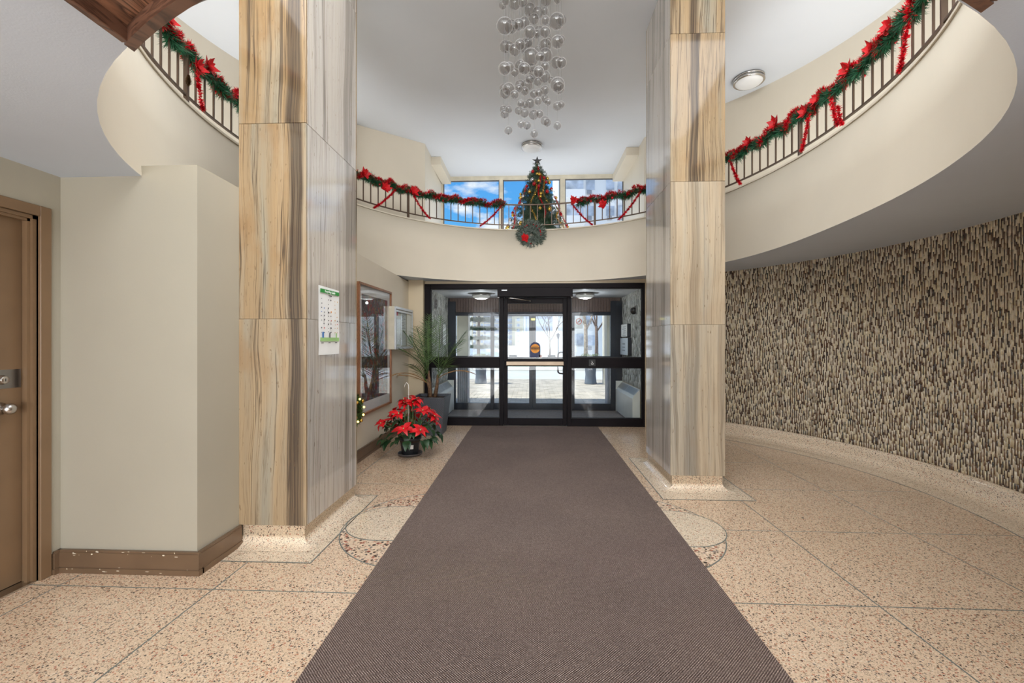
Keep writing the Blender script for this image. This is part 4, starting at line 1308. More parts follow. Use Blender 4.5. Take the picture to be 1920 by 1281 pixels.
# ------------------------------------------------------------------ ceiling discs
for x, y, lab in ((.01, 7.8, 'round flush ceiling lamp with a metal ring above the Christmas tree'), (2.9, 5.93, 'round flush ceiling lamp with a metal ring right of the right hand marble column')):
    l = empty('ceiling_light', (x, y, Z_CEIL), lab, 'ceiling light')
    MB().lathe([(.15, 0), (.188, -.003), (.19, -.02), (.185, -.026), (.172, -.026)], x, y, Z_CEIL, 40, True).build('upper_ring', 'chrome', l, smooth=True)
    MB().lathe([(.165, -.026), (.165, -.042)], x, y, Z_CEIL, 40, False).build('side_glass', 'diffuser', l, smooth=True)
    MB().lathe([(.172, -.042), (.19, -.044), (.192, -.058), (.184, -.066), (.166, -.064)], x, y, Z_CEIL, 40, False).build('lower_ring', 'chrome', l, smooth=True)
    MB().lathe([(.168, -.06), (.150, -.082), (.10, -.096), (.002, -.101)], x, y, Z_CEIL, 40, False).build('diffuser', 'diffuser', l, smooth=True)

# ------------------------------------------------------------------ chandelier of glass globes
GL = [(410,40,28),(430,10,30),(500,30,42),(560,15,35),(612,70,45),(672,95,42),(725,82,28),(735,5,38),(820,0,28),(645,142,38),(730,152,32),
(425,195,62),(475,200,50),(497,195,32),(530,185,42),(570,170,42),(815,160,60),(850,150,38),(612,242,46),(680,235,40),(728,240,40),(665,255,30),
(430,350,45),(460,350,38),(500,375,45),(540,335,40),(580,345,55),(600,320,36),(728,340,46),(755,310,25),(820,315,48),(850,295,28),
(620,430,65),(690,430,35),(730,415,52),(675,370,26),(425,515,48),(460,505,38),(500,543,32),(540,500,45),(572,515,45),(625,510,32),(727,500,34),(815,470,45),(850,472,40),
(545,475,28),(680,540,42),(640,560,35),(612,597,33),(723,575,45),(675,612,32),(770,600,25),(820,635,55),(830,660,45),(427,700,42),(415,660,30),(455,670,48),(500,710,33),(530,665,30),(540,635,36),(575,683,32),(590,640,45),(645,705,32),(682,697,30),(727,677,34),
(727,742,30),(750,765,25),(675,760,30),(615,775,36),(580,785,26),(545,778,28),(820,797,34),(850,785,26),(417,820,30),(457,820,27),(425,855,33),(530,830,29),(573,848,34),(643,860,37),(687,855,29),(727,905,33),(745,920,28),(548,930,30),(592,940,31),(820,943,30),(453,978,31),(646,1003,30)]
CYC = 4.08
chn = empty('chandelier', (.03, CYC, Z_CEIL), 'tall pendant chandelier of many clear blown glass globes on thin wires', 'chandelier')
MB().bevbox(-.34, .40, CYC - .30, CYC + .30, Z_CEIL - .03, Z_CEIL, .005).build('ceiling_plate', 'chrome', chn)
MB().bevbox(.0, .085, CYC - .04, CYC + .04, Z_CEIL - .17, Z_CEIL - .03, .006).build('lamp_housing', 'rail', chn)
def backproj(px, py, Y):
    c, s = math.cos(YAW), math.sin(YAW)
    a, b = (px - 960) / 815.0, (638 - py) / 815.0
    t = Y / (a * s + c)
    return Vector(((a * c - s) * t, Y, EYE + b * t))
placed = []
globe_me = mesh_of(MB().sphere((0, 0, 0), 1, 24, 16, .9), 'glass_globe', 'globe', True)
wire_me = mesh_of(MB().tube([(0, 0, 0), (0, 0, 1)], .0008, 4, False), 'wire', 'wire')
tip_me = mesh_of(MB().lathe([(.001, -.008), (.005, -.004), (.005, .003), (.002, .01)], 0, 0, 0, 8), 'pin', 'steel')
for gx, gy, gr in GL:
    px, py = 840 + gx / 4.0, gy / 4.0
    best = None
    for tr2 in range(60):
        dy = R.uniform(-.34, .34)
        p = backproj(px, py, CYC + dy)
        rad = gr / 4.0 * (CYC + dy) / 815 * 1.0
        m = min([(p - q).length - rad - rq for q, rq in placed] or [9])
        if best is None or m > best[0]: best = (m, p, rad)
        if m > .004: break
    m, p, rad = best
    if m < 0: rad = max(.6 * rad, rad + m)
    if p.z + rad > Z_CEIL - .035: p.z = Z_CEIL - .04 - rad
    placed.append((p, rad))
    o = shared('glass_globe', globe_me, p, chn, None, rad)
    top = p.z + rad * .9
    if Z_CEIL - .03 - top > .01:
        shared('wire', wire_me, (p.x, p.y, p.z - rad * .88), chn, None, (1, 1, Z_CEIL - .03 - p.z + rad * .88))
    shared('pin', tip_me, (p.x, p.y, p.z - rad * .9), chn)

# ------------------------------------------------------------------ wooden arch canopy over the camera
AH = .85
az = EYE + AH
arch = empty('wooden_canopy', (0, .6, az), 'dark walnut canopy with boarded underside and hollow curved front edge hanging overhead', 'canopy')
def cedge(x, off=0): return (1.032 + (.22 if x < 0 else .19) * (x / AH) ** 2) * AH - off
cx0, cx1, cyb = -1.375 * AH, 1.373 * AH, .1
mb = MB(); rows = []
for k in range(33):
    x = cx0 + (cx1 - cx0) * k / 32
    rows.append([(x, cedge(x, .032), az), (x, cedge(x), az), (x, cedge(x), az + .10), (x, cedge(x, .032), az + .10)])
mb.strip(rows, closed=True); mb.f += [(0, 1, 2, 3), (131, 130, 129, 128)]
mb.build('front_rim', 'wood_rim', arch)
for x0, x1 in ((cx0, cx0 + .022), (cx1 - .022, cx1)):
    MB().bevbox(x0, x1, cyb, cedge(x0 + .011, .032), az, az + .10, .002).build('side_rim', 'wood_rim', arch)
MB().bevbox(cx0 + .022, cx1 - .022, cyb, cyb + .022, az, az + .10, .002).build('back_rim', 'wood_rim', arch)
nb = 11
for k in range(nb):
    x0 = cx0 + .022 + (cx1 - cx0 - .044) * k / nb + .0006; x1 = cx0 + .022 + (cx1 - cx0 - .044) * (k + 1) / nb - .0006
    mb = MB(); mb.prism([(x0, cyb + .022), (x1, cyb + .022), (x1, cedge(x1, .032)), ((x0 + x1) / 2, cedge((x0 + x1) / 2, .032)), (x0, cedge(x0, .032))], az + .045, az + .07)
    mb.build('board', 'wood', arch)
for sx in (-1, 1):
    for y in (.3, .8): MB().bevbox(sx * .8 - .02, sx * .8 + .02, y - .02, y + .02, az + .07, 2.365, .002).build('hanger_block', 'wood_rim', arch)

# ------------------------------------------------------------------ framed picture, notice case, poster
WX = -2.0
pf = empty('framed_picture', (WX + .02, 5.46, .52), 'tall framed artwork behind glass with a white mat on the left wall', 'picture')
py0, py1, pz0, pz1 = 4.885, 6.04, .515, 2.075
def yzframe(x0, x1, y0, y1, z0, z1, w):
    mb = MB()
    mb.bevbox(x0, x1, y0, y1, z0, z0 + w, .002).bevbox(x0, x1, y0, y1, z1 - w, z1, .002).bevbox(x0, x1, y0, y0 + w, z0 + w, z1 - w, .002).bevbox(x0, x1, y1 - w, y1, z0 + w, z1 - w, .002)
    return mb
yzframe(WX + .002, WX + .042, py0, py1, pz0, pz1, .028).build('frame', 'pic_wood', pf)
MB().box(WX + .004, WX + .016, py0 + .02, py1 - .02, pz0 + .02, pz1 - .02).build('mat_board', 'paper', pf)
MB().box(WX + .016, WX + .0175, py0 + .12, py1 - .12, pz0 + .15, pz1 - .13).build('artwork', 'art', pf)
MB().box(WX + .026, WX + .029, py0 + .024, py1 - .024, pz0 + .024, pz1 - .024).build('glass_pane', 'pic_glass', pf)
nb_ = empty('notice_case', (WX + .05, 6.42, 1.27), 'silver framed glass notice case holding paper sheets near the entrance', 'notice board')
by0, by1, bz0, bz1, bx = 5.98, 6.87, 1.27, 1.875, WX + .115
MB().bevbox(WX + .002, bx - .02, by0, by1, bz0, bz1, .003).build('case', 'frame_beige', nb_)
yzframe(bx - .02, bx, by0, by1, bz0, bz1, .035).build('frame', 'silver_frame', nb_)
MB().box(bx - .014, bx, by0 + .035, by1 - .035, bz1 - .075, bz1 - .05).build('hinge_rail', 'silver_frame', nb_)
MB().box(bx - .008, bx - .005, by0 + .03, by1 - .03, bz0 + .03, bz1 - .05).build('glass_pane', 'glass', nb_)
for y0, y1, z0, z1, mt in ((6.03, 6.14, 1.75, 1.80, 'velvet'), (6.04, 6.26, 1.34, 1.70, 'paper'), (6.29, 6.53, 1.54, 1.80, 'paper'), (6.29, 6.53, 1.32, 1.53, 'paper'), (6.60, 6.80, 1.32, 1.79, 'paper')):
    MB().box(bx - .0195, bx - .018, y0, y1, z0, z1).build('sheet', mt, nb_)
for k in range(9):
    MB().box(bx - .018, bx - .0178, 6.32, 6.50 - .03 * (k % 3), 1.57 + .023 * k, 1.5745 + .023 * k).build('print_line', 'grey_ink', nb_)
# recycling poster on the column
PX = -1.53
po = MB()
rows = []
for i in range(13):
    v = i / 12; z = 1.292 + .50 * v
    rows.append([(PX + .002 + (.006 * math.sin(7 * v + u * 3) ** 2 * (1 - v) ** 2), 3.06 + .335 * u, z + (0.006 * (1 - u) if i == 12 else 0)) for u in (0, .33, .66, 1)])
po.strip(rows)
poster = tag(po.build('recycling_poster', 'paper', smooth=True), 'white and green recycling guide poster taped on the side of the left marble column', 'poster')
xx = PX + .0095
def pbox(y0, y1, z0, z1, mt, nm='print', dx=0): return MB().box(xx - .0006 + dx, xx + dx, y0, y1, z0, z1).build(nm, mt, poster)
pbox(3.075, 3.38, 1.748, 1.776, 'green_ink', 'heading_band')
text('Recycling Guide', .026, 'paper', (xx + .0004, 3.228, 1.762), (PI / 2, 0, PI / 2), poster)
text('Garbage', .014, 'dark_ink', (xx + .0004, 3.228, 1.735), (PI / 2, 0, PI / 2), poster)
pbox(3.075, 3.38, 1.392, 1.42, 'ltgreen_ink', 'footer_band')
for c3, (y0, tint) in enumerate(((3.08, 'grey_ink'), (3.19, 'dark_ink'), (3.295, 'tan_ink'))):
    for r3 in range(9):
        for q in range(2):
            if R.random() < .2: continue
            yy = y0 + .012 + q * .04 + R.uniform(-.004, .004); zz = 1.70 - r3 * .03 + R.uniform(-.004, .004)
            w, h = R.uniform(.005, .012), R.uniform(.004, .009)
            mt = tint if R.random() < .75 else R.choice(['blue_ink', 'grey_ink', 'orange_ink', 'red_ink'])
            n = 7; poly = [(yy + w * math.cos(2 * PI * i / n) * R.uniform(.7, 1.1), zz + h * math.sin(2 * PI * i / n) * R.uniform(.7, 1.1)) for i in range(n)]
            mb = MB(); mb.v = [(xx, a, b) for a, b in poly]; mb.f = [tuple(range(n))]; mb.build('pictogram', mt, poster)
pbox(3.105, 3.128, 1.418, 1.462, 'blue_ink', 'bin_drawing', .0004); pbox(3.215, 3.232, 1.418, 1.458, 'grey_ink', 'bin_drawing', .0004); pbox(3.325, 3.342, 1.418, 1.455, 'ltgreen_ink', 'bin_drawing', .0004)
for k in range(3): pbox(3.09 + .11 * k, 3.125 + .11 * k, 1.378, 1.383, 'grey_ink', 'caption_line')

# small lit wreath on the wall behind the left column
wl_ = empty('lit_wreath', (WX + .04, 4.74, .62), 'small wreath with warm fairy lights low on the wall beside the framed picture', 'wreath')
g = MB()
for i in range(260):
    a = 2 * PI * i / 260; r = .12 + R.uniform(-.03, .035)
    p = Vector((WX + .055 + R.uniform(-.02, .02), 4.74 + r * math.cos(a), .62 + r * math.sin(a)))
    needles(g, p, Vector((0, -math.sin(a), math.cos(a))), 12, .008, .045, .004)
g.build('greenery', 'palm', wl_)['kind'] = 'stuff'
fl_ = mesh_of(MB().sphere((0, 0, 0), .012, 8, 6), 'fairy_light', 'fairy', True)
gb = mesh_of(MB().sphere((0, 0, 0), .02, 10, 7), 'bauble', 'gold', True)
for k in range(9):
    a = 2 * PI * k / 9 + .15; shared('fairy_light' if k % 2 == 0 else 'bauble', fl_ if k % 2 == 0 else gb, (WX + .10, 4.74 + .125 * math.cos(a), .62 + .125 * math.sin(a)), wl_)

# ------------------------------------------------------------------ poinsettia
PC = Vector((-1.475, 5.24, 0))
pt = empty('poinsettia', PC, 'red poinsettia plant in a black plastic pot on a grey saucer by the left wall', 'potted plant')
MB().lathe([(.11, .0), (.128, .006), (.142, .034), (.147, .036), (.147, .030), (.135, .008), (.1, .012)], PC.x, PC.y, 0, 40).build('saucer', 'saucer', pt, smooth=True)
MB().lathe([(.092, .012), (.094, .016), (.098, .03), (.122, .19), (.126, .195), (.136, .197), (.137, .225), (.130, .227), (.124, .20), (.05, .19)], PC.x, PC.y, 0, 40).build('pot', 'pot', pt, smooth=True)
MB().lathe([(.003, .205), (.122, .203), (.122, .17)], PC.x, PC.y, 0, 24).build('soil', 'soil', pt)
lb = MB()
a0 = -1.15
for k in range(4):
    pass
lbp = []
for z in (.095, .145):
    lbp.append([(PC.x + (.1105 + (z - .095) * .155) * math.cos(a), PC.y + (.1105 + (z - .095) * .155) * math.sin(a), z) for a in (-1.28, -1.17, -1.06, -.95)])
lb.strip(lbp); lb.build('price_sticker', 'paper', pt)
stems = MB(); heads = []
for k in range(25):
    a = 2 * PI * (k / 25) * 3.6 + R.uniform(-.2, .2)
    rr = [.08, .22, .33, .33][k % 4] * R.uniform(.85, 1.1)
    z = .66 - rr * rr * 2.4 + R.uniform(-.03, .04)
    tip = PC + Vector((rr * math.cos(a), rr * math.sin(a), z))
    b = PC + Vector((.05 * math.cos(a), .05 * math.sin(a), .19))
    mid_ = b.lerp(tip, .5) + Vector((0, 0, .03))
    stems.tube([b, mid_, tip], [.006, .005, .004], 6)
    heads.append((tip, a, rr))
stems.build('stems', 'palm', pt, smooth=True)
bm_ = [petal_mesh(.10, .026, 'bract', 'bract', .35), petal_mesh(.085, .024, 'bract', 'bract', .15), petal_mesh(.07, .018, 'bract', 'bract', .5)]
gm_ = [petal_mesh(.115, .034, 'leaf', 'dark_leaf', .5), petal_mesh(.10, .03, 'leaf', 'dark_leaf', .2)]
def orient(d, upv=Vector((0, 0, 1))):
    d = d.normalized(); y = upv.cross(d)
    if y.length < 1e-3: y = Vector((0, 1, 0))
    y.normalize(); z = d.cross(y)
    return Matrix((d, y, z)).transposed().to_euler()
cy_ = mesh_of(MB().sphere((0, 0, 0), .008, 6, 4), 'flower_eye', 'ltgreen_ink')
for tip, a, rr in heads:
    out = Vector((math.cos(a) * rr * 2.2, math.sin(a) * rr * 2.2, .9)).normalized()
    s1 = out.cross(Vector((0, 0, 1))); s1 = s1.normalized() if s1.length > .01 else Vector((1, 0, 0)); s2_ = out.cross(s1)
    n = R.choice([6, 7, 8])
    for k in range(n):
        b = 2 * PI * k / n + R.uniform(-.25, .25)
        d = (s1 * math.cos(b) + s2_ * math.sin(b)) + out * R.uniform(-.15, .5)
        shared('bract', bm_[k % 3], tip + d.normalized() * .006, pt, orient(d, out), R.uniform(1.05, 1.4))
    shared('flower_eye', cy_, tip + out * .012, pt)
for k in range(95):
    a = R.uniform(0, 2 * PI); u = R.random(); rr = .14 + .2 * u; z = .60 - rr * rr * 2.6 - R.uniform(.02, .22)
    p = PC + Vector((rr * math.cos(a), rr * math.sin(a), max(.24, z)))
    d = Vector((math.cos(a + R.uniform(-.7, .7)), math.sin(a + R.uniform(-.7, .7)), R.uniform(-.9, .1)))
    shared('leaf', gm_[k % 2], p, pt, orient(d), R.uniform(.8, 1.2))
stk = MB().tube([PC + Vector((-.01, -.03, .19)), PC + Vector((-.01, -.03, .80)), PC + Vector((-.012, -.03, .86)), PC + Vector((-.035, -.03, .885)), PC + Vector((-.055, -.03, .86)), PC + Vector((-.06, -.03, .83))], .0035, 6)
stk.build('hooked_stake', 'white', pt, smooth=True)

# ------------------------------------------------------------------ palm in wicker planter
QC = Vector((-1.50, 6.50, 0))
pp = empty('potted_palm', QC, 'green palm with drying fronds in a square charcoal wicker planter by the entrance', 'potted plant')
def taper(c, h0, h1, z0, z1): 
    mb = MB()
    rows = []
    for h, z in ((h0, z0), (h1, z1)):
        rows.append([(c.x - h, c.y - h, z), (c.x + h, c.y - h, z), (c.x + h, c.y + h, z), (c.x - h, c.y + h, z)])
    mb.strip(rows, closed=True)
    return mb
mb = taper(QC, .185, .245, .0, .545)
rows = [[(QC.x - h, QC.y - h, z), (QC.x + h, QC.y - h, z), (QC.x + h, QC.y + h, z), (QC.x - h, QC.y + h, z)] for h, z in ((.245, .545), (.25, .55), (.25, .565), (.225, .565), (.22, .50))]
mb.strip(rows, closed=True)
mb.build('planter', 'wicker', pp)
MB().box(QC.x - .22, QC.x + .22, QC.y - .22, QC.y + .22, .50, .525).build('soil', 'soil', pp)
tops = []
for k, (dx, dy, h, lx) in enumerate(((-.03, 0, .42, -.02), (.04, .02, .36, .05), (.0, -.05, .30, -.06))):
    b = QC + Vector((dx, dy, .52)); t = b + Vector((lx, 0, h))
    MB().tube([b, b.lerp(t, .5) + Vector((.01, 0, 0)), t], [.035, .026, .014], 10).build('trunk', 'palm_trunk', pp, smooth=True)
    tops.append(t - Vector((0, 0, .06)))
def frond(base, az, el, L, droop, mat, ll=.22, name='frond', n=28):
    mb = MB()
    d0 = Vector((math.cos(az) * math.cos(el), math.sin(az) * math.cos(el), math.sin(el)))
    pts = []; p = base.copy(); d = d0.copy()
    for i in range(n + 1):
        pts.append(p.copy()); p = p + d * (L / n); d = (d + Vector((0, 0, -droop / n))).normalized()
    mb.tube(pts[::3] + [pts[-1]], [.006] * (len(pts[::3])) + [.002], 5)
    for i in range(5, n + 1):
        u = i / n; d = (pts[i] - pts[i - 1]).normalized()
        s = d.cross(Vector((0, 0, 1)));  s = s.normalized() if s.length > .05 else Vector((math.sin(az), -math.cos(az), 0))
        l = ll * math.sin(PI * (.18 + .78 * u)) ** .7 * R.uniform(.85, 1.1)
        for sg in (-1, 1):
            dd = (s * sg * .75 + d * .75 + Vector((0, 0, R.uniform(-.1, .2)))).normalized()
            a = pts[i]; m1 = a + dd * l * .5 + Vector((0, 0, -.01)); e = a + dd * l + Vector((0, 0, -.12 * l))
            w = d * .0038
            mb.quad(a - w, m1 - w * 1.2, m1 + w * 1.2, a + w); mb.tri(m1 - w * 1.2, e, m1 + w * 1.2)
    mb.v = [(max(a_, -1.985), min(b_, 7.06), c_) for a_, b_, c_ in mb.v]
    return mb.build(name, mat, pp)
FR = [(0, 1.9, 1.30, .85, .35, 'palm'), (0, -1.7, 1.12, .85, .55, 'palm'), (1, .4, 1.15, .85, .55, 'palm'), (1, -.6, 1.05, .80, .7, 'palm'), (0, 2.6, 1.1, .85, .6, 'palm'), (0, 3.4, 1.15, .88, .45, 'palm'),
      (1, -1.2, 1.35, .95, .2, 'palm'), (0, 4.0, .95, .72, .9, 'palm'), (2, -2.4, .75, .62, 1.2, 'palm_brown'), (2, 3.3, .55, .66, .9, 'palm_brown'), (2, -2.0, 1.0, .5, 1.0, 'palm'), (1, .1, .65, .60, 1.2, 'palm_brown'), (1, -.9, .8, .58, 1.0, 'palm'), (0, 5.0, 1.4, .9, .2, 'palm')]
for k, az_, el, L, dr, mt in FR:
    frond(tops[k], az_, el, L, dr, mt, .27 if mt == 'palm' else .17)

# ------------------------------------------------------------------ outside
struct(MB().box(-14, 14, 8.85, 15.6, -.2, -.02).build('ground_plaza', 'grout'), 'bedding under the paved plaza outside the doors', 'ground')
pv = bpy.data.objects['ground_plaza']
pmes = []
for k in range(4):
    m2 = mesh_of(MB().bevbox(-.117, .117, -.057, .057, 0, .026, .006), 'paver', 'brick'); pmes.append(m2)
rest = MB(); cnt = 0
y = 8.92; row = 0
while y < 15.55:
    x = -6 + (.12 if row % 2 else 0)
    while x < 6:
        if 9.75 < y < 11.95 and -2.05 < x < 1.95 and cnt < 298:
            shared('paver', pmes[R.randrange(4)], (x, y, -.022 + R.uniform(-.002, .002)), pv); cnt += 1
        else:
            h = R.uniform(-.002, .002)
            rest.box(x - .117, x + .117, y - .057, y + .057, -.022 + h, .004 + h)
        x += .24
    y += .12; row += 1
rest.build('pavers', 'brick', pv)['kind'] = 'stuff'
struct(MB().box(-40, 40, 15.6, 21.5, -.3, -.12).build('road', 'road'), 'pale bright road beyond the plaza', 'road')
kb = MB().box(-40, 40, 15.5, 15.66, -.3, .01).box(-40, 40, 21.4, 21.6, -.3, .03); struct(kb.build('kerb', 'stone_col'), 'low concrete kerbs along the road', 'kerb')
sn = MB(); sn.strip([[(-60, 21.6, -.02), (60, 21.6, -.02)], [(-80, 30, -.3), (80, 30, -.3)], [(-140, 50, -1.5), (140, 50, -1.5)], [(-600, 600, -1.6), (600, 600, -1.6)]])
struct(sn.build('ground_snow', 'snow'), 'snow dusted ground falling away beyond the road', 'ground')
gp = MB().prism([(-9 + 7 * math.cos(2 * PI * i / 20) * 1.0 + 6, 27 + 2.2 * math.sin(2 * PI * i / 20)) for i in range(20)], -.35, -.12)
tag(gp.build('lawn_patch', 'grass', origin=(-3, 27, -.3)), 'pale green patch of grass showing through the snow across the road', 'grass')
for x, cl, lab in ((-1.62, 13.95, 'bluish grey flared planter with trailing grass outside, left of the doors'), (1.89, 13.95, 'bluish grey flared planter with trailing grass outside, right of the doors')):
    u = empty('outdoor_planter', (x, cl, 0), lab, 'planter', 'outdoor planters')
    MB().lathe([(.19, .004), (.20, .03), (.185, .08), (.165, .30), (.18, .50), (.235, .72), (.245, .76), (.225, .765), (.20, .70)], x, cl, 0, 28).build('pot', 'urn', u, smooth=True)
    MB().lathe([(.002, .73), (.21, .72)], x, cl, 0, 20).build('soil', 'soil', u)
    g = MB()
    for k in range(240):
        a = R.uniform(0, 2 * PI); r0 = R.uniform(0, .18); l = R.uniform(.15, .42); h = R.uniform(.02, .25)
        p = Vector((x + r0 * math.cos(a), cl + r0 * math.sin(a), .73)); m1 = p + Vector((math.cos(a) * l * .5, math.sin(a) * l * .5, h)); e = m1 + Vector((math.cos(a) * l * .5, math.sin(a) * l * .5, -h - R.uniform(-.05, .2)))
        s = Vector((-math.sin(a), math.cos(a), 0)) * .008
        g.quad(p - s, m1 - s, m1 + s, p + s); g.tri(m1 - s, e, m1 + s)
    g.build('trailing_grass', 'grass', u)['kind'] = 'stuff'
for x0, x1, lab in ((-1.63, -1.38, 'left'), (1.635, 1.90, 'right')):
    c = empty('canopy_column', ((x0 + x1) / 2, 9.6, 0), 'pale stucco canopy column with fluted metal base outside, ' + lab + ' one', 'column', 'canopy columns')
    MB().bevbox(x0, x1, 9.48, 9.78, .92, 2.8, .01).build('shaft', 'stone_col', c)
    MB().box(x0 + .01, x1 - .01, 9.49, 9.77, 0.004, .92).build('core', 'corr', c)
    n = 6
    fm_ = mesh_of(MB().bevbox(-.014, .014, -.018, .0, 0, .915, .006), 'flute', 'corr')
    for k in range(n): shared('flute', fm_, (x0 + (x1 - x0) * (k + .5) / n, 9.49, 0.004), c)
tag(MB().bevbox(2.27, 2.46, 13.8, 14.0, -.02, 2.8, .01).build('canopy_post', 'stone_col'), 'slim pale canopy post behind the right outdoor planter', 'post')
struct(MB().box(-5, 5, 9.43, 9.95, 2.8, 3.0).build('canopy_roof', 'stone_col'), 'flat canopy roof over the outside entrance', 'roof')

# apartment tower on the left, far away
def px_far(px, D): return (px - 996) / 815.0 * D
def building(name, x0, x1, y, h, mat, label, depth=12):
    o = empty(name, ((x0 + x1) / 2, y + depth / 2, -1.6), label, 'building')
    MB().box(x0, x1, y, y + depth, -1.6, h).build('wall', mat, o)
    MB().box(x0 - .2, x1 + .2, y - .2, y + depth + .2, h, h + .6).build('roof', mat, o)
    return o
D = 230
A = building('apartment_tower', px_far(884, D), px_far(981, D), D, 44, 'facade', 'tall beige apartment tower with stacked balconies seen far off left through the doors')
wm = mesh_of(MB().box(-.5, .5, -.05, 0, 0, 1), 'window', 'far_glass')
bmk = mesh_of(MB().box(-.5, .5, -1.4, 0, 0, 1).box(-.5, .5, -1.5, -.05, -.15, 0), 'balcony', 'balcony')
for f in range(15):
    z = -1.0 + 2.9 * f
    for a, b, bal_ in ((887, 892, 1), (901, 905.5, 0), (907, 920, 1), (926, 937, 1), (952, 960, 1), (969, 974.5, 0)):
        x0, x1 = px_far(a, D), px_far(b, D)
        shared('window', wm, ((x0 + x1) / 2, D, z + .9), A, None, (x1 - x0, 1, 1.5))
        if bal_: shared('balcony', bmk, ((x0 + x1) / 2, D, z), A, None, (x1 - x0, 1, 1.0))
D = 100
B = building('grey_building', px_far(982, D), px_far(1046, D), D, 17, 'facade_grey', 'pale grey building with thin white floor bands in the middle distance')
for f in range(7):
    z = -.9 + 2.9 * f
    if z < 16: MB().box(px_far(982, D) - .05, px_far(1046, D) + .05, D - .12, D, z - .09, z + .09).build('floor_band', 'facade_white', B)
for k, xx_ in enumerate((984.5, 990)): MB().box(px_far(xx_, D) - .12, px_far(xx_, D) + .12, D - .14, D, -1.6, 17).build('corner_pilaster', 'facade_white', B)
D = 49
Cb = building('white_apartment_block', px_far(1046, D), px_far(1225, D), D, 27, 'facade_white', 'white apartment block with grey balcony recesses nearest on the right')
for f in range(9):
    z = 18.8 - 2.9 * (f - 2) - .6
    if z < -1: continue
    for a, b, kk in ((1059, 1093, 'b'), (1098, 1114, 'w'), (1135, 1150, 'w'), (1156, 1166, 'w'), (1172, 1206, 'b')):
        x0, x1 = px_far(a, D), px_far(b, D)
        if kk == 'w':
            shared('window', wm, ((x0 + x1) / 2, D, z), Cb, None, (x1 - x0, 1.6, 1.1))
            MB().box(x0 + .1, x0 + .6, D - .3, D, z - .5, z - .1).build('air_conditioner', 'balcony', Cb)
        else:
            shared('window', wm, ((x0 + x1) / 2, D, z), Cb, None, (x1 - x0, 1.6, 1.3))
            MB().box(x0 - .1, x1 + .1, D - .9, D, z - 1.05, z - .95).build('balcony_slab', 'facade_white', Cb)
            MB().box(x0 - .1, x1 + .1, D - .9, D - .85, z - .95, z - .15).build('balcony_panel', 'facade_white', Cb)

def branchy(mb, p, d, L, r, depth, rnd):
    if depth == 0 or r < .008: return
    n = 3; pts = [p]; 
    for i in range(n):
        d = (d + Vector((rnd.uniform(-.12, .12), rnd.uniform(-.12, .12), rnd.uniform(-.02, .1)))).normalized(); pts.append(pts[-1] + d * L / n)
    mb.tube(pts, [r, r * .9, r * .8, r * .68], 6)
    for k in range(rnd.choice([2, 3, 3])):
        a = rnd.uniform(0, 2 * PI); s = Vector((math.cos(a), math.sin(a), rnd.uniform(0, .5)))
        branchy(mb, pts[-1 - (k % 2)], (d * .8 + s * .75).normalized(), L * rnd.uniform(.6, .8), r * .58, depth - 1, rnd)
def bare(x, y, z, h, r, label, mat, seed):
    rnd = random.Random(seed)
    o = empty('bare_tree', (x, y, z), label, 'tree', 'leafless trees across the road')
    MB().tube([(x, y, z), (x + .03, y, z + h * .2), (x, y, z + h * .36)], [r * 1.15, r, r * .85], 8).build('trunk', mat, o, smooth=True)
    b = MB(); 
    for k in range(4):
        a = k * PI / 2 + rnd.uniform(-.4, .4)
        branchy(b, Vector((x, y, z + h * (.30 + .02 * k))), Vector((math.cos(a) * .6, math.sin(a) * .6, 1)).normalized(), h * .26, r * .55, 5, rnd)
    b.build('branches', mat, o)
bare(3.35, 27, -.2, 7.2, .12, 'bare tree with a pale forked trunk across the road, seen right of the doors', 'bark_pink', 4)
bare(4.9, 33, -.4, 8, .12, 'slimmer bare tree behind the pale forked one on the right', 'bark', 8)
bare(1.6, 38, -.7, 6.5, .08, 'thin bare sapling near the lamp posts across the road', 'bark', 12)
sp_ = empty('conifer', (-2.75, 20.5 + 2, -.05), 'layered dark green conifer with flat branches across the road on the left', 'tree')
MB().tube([(-2.75, 22.5, -.1), (-2.7, 22.5, 3.8)], [.10, .04], 8).build('trunk', 'bark', sp_)
g = MB()
for z0_, r_ in ((1.55, 1.15), (1.1, 1.3), (2.05, 1.0), (2.5, .9), (2.9, .7)):
    for k in range(420):
        a = R.uniform(0, 2 * PI); rr = r_ * math.sqrt(R.random())
        p = Vector((-2.75 + rr * math.cos(a), 22.5 + rr * math.sin(a), z0_ + R.uniform(-.06, .06) - rr * .05))
        needles(g, p, Vector((math.cos(a), math.sin(a), 0)), 5, .02, .13, .012, .6)
    for k in range(7):
        a = k * .9 + z0_; g.tube([(-2.75, 22.5, z0_ - .15), (-2.75 + r_ * .9 * math.cos(a), 22.5 + r_ * .9 * math.sin(a), z0_)], [.02, .008], 4)
g.build('foliage', 'dark_leaf', sp_)['kind'] = 'stuff'
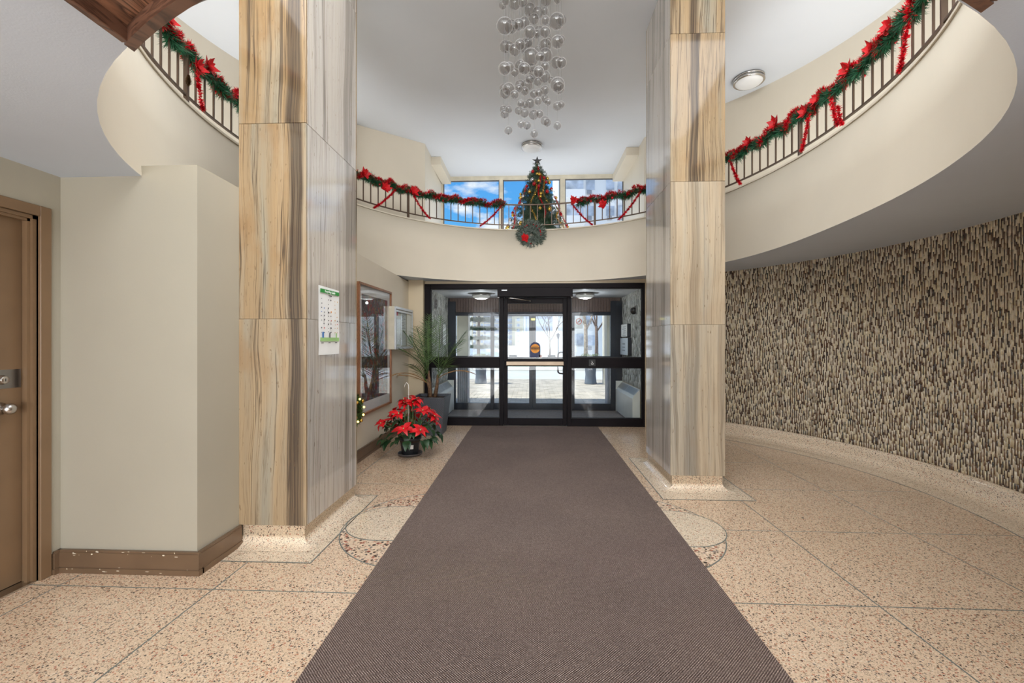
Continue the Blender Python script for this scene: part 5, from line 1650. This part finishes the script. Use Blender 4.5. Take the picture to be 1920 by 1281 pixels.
bs = empty('dry_bush', (-3.2, 24.5, -.1), 'low reddish brown bush below the conifer', 'bush')
g = MB()
for k in range(900):
    a = R.uniform(0, 2 * PI); rr = 1.1 * math.sqrt(R.random()); p = Vector((-3.2 + rr * math.cos(a), 24.5 + rr * .6 * math.sin(a), -.1))
    t_ = p + Vector((R.uniform(-.3, .3), R.uniform(-.2, .2), R.uniform(.3, .75))); s = Vector((.009, 0, 0)); g.tri(p - s, p + s, t_)
g.build('twigs', 'bark', bs)['kind'] = 'stuff'
for x, y, lab in ((2.9, 47, 'black lamp post with a tapered lantern, left of the bare tree'), (6.6, 50, 'black lamp post with a tapered lantern, right of the bare tree')):
    o = empty('lamp_post', (x, y, -1.4), lab, 'street lamp', 'street lamps')
    MB().tube([(x, y, -1.4), (x, y, 1.55)], [.07, .05], 8).build('pole', 'pole_grey', o)
    MB().lathe([(.06, 0), (.10, .04), (.20, .42), (.24, .46), (.05, .62)], x, y, 1.55, 8).build('lantern', 'pole_grey', o)
    MB().lathe([(.085, .05), (.175, .40)], x, y, 1.55, 8, False).build('lantern_glass', 'paper', o)
vx, vy = -6.4, 62
vn = empty('parked_van', (vx, vy, -1.55), 'pale blue van parked far off behind the conifer', 'van')
b = MB(); pr = [(-2.3, .45), (2.3, .45), (2.3, 1.0), (1.5, 1.25), (1.0, 1.95), (-2.2, 2.0), (-2.3, 1.1)]
b.prism(pr, -.95, .95); b.v = [(vx + a, vy + c, -1.55 + z) for a, z, c in b.v]; b.build('body', 'van', vn)
b = MB(); b.prism([(-2.0, 1.25), (1.25, 1.25), (.9, 1.82), (-2.0, 1.85)], -.96, .96); b.v = [(vx + a, vy + c, -1.55 + z) for a, z, c in b.v]; b.build('windows', 'far_glass', vn)
for dx in (-1.4, 1.4):
    for dy in (-.9, .7):
        w = MB(); w.lathe([(.1, 0), (.34, 0), (.36, .05), (.36, .2), (.1, .22)], 0, 0, 0, 16); w.v = [(vx + dx + a, vy + dy + z, -1.55 + .36 + c) for a, c, z in w.v]; w.build('wheel', 'tyre', vn)
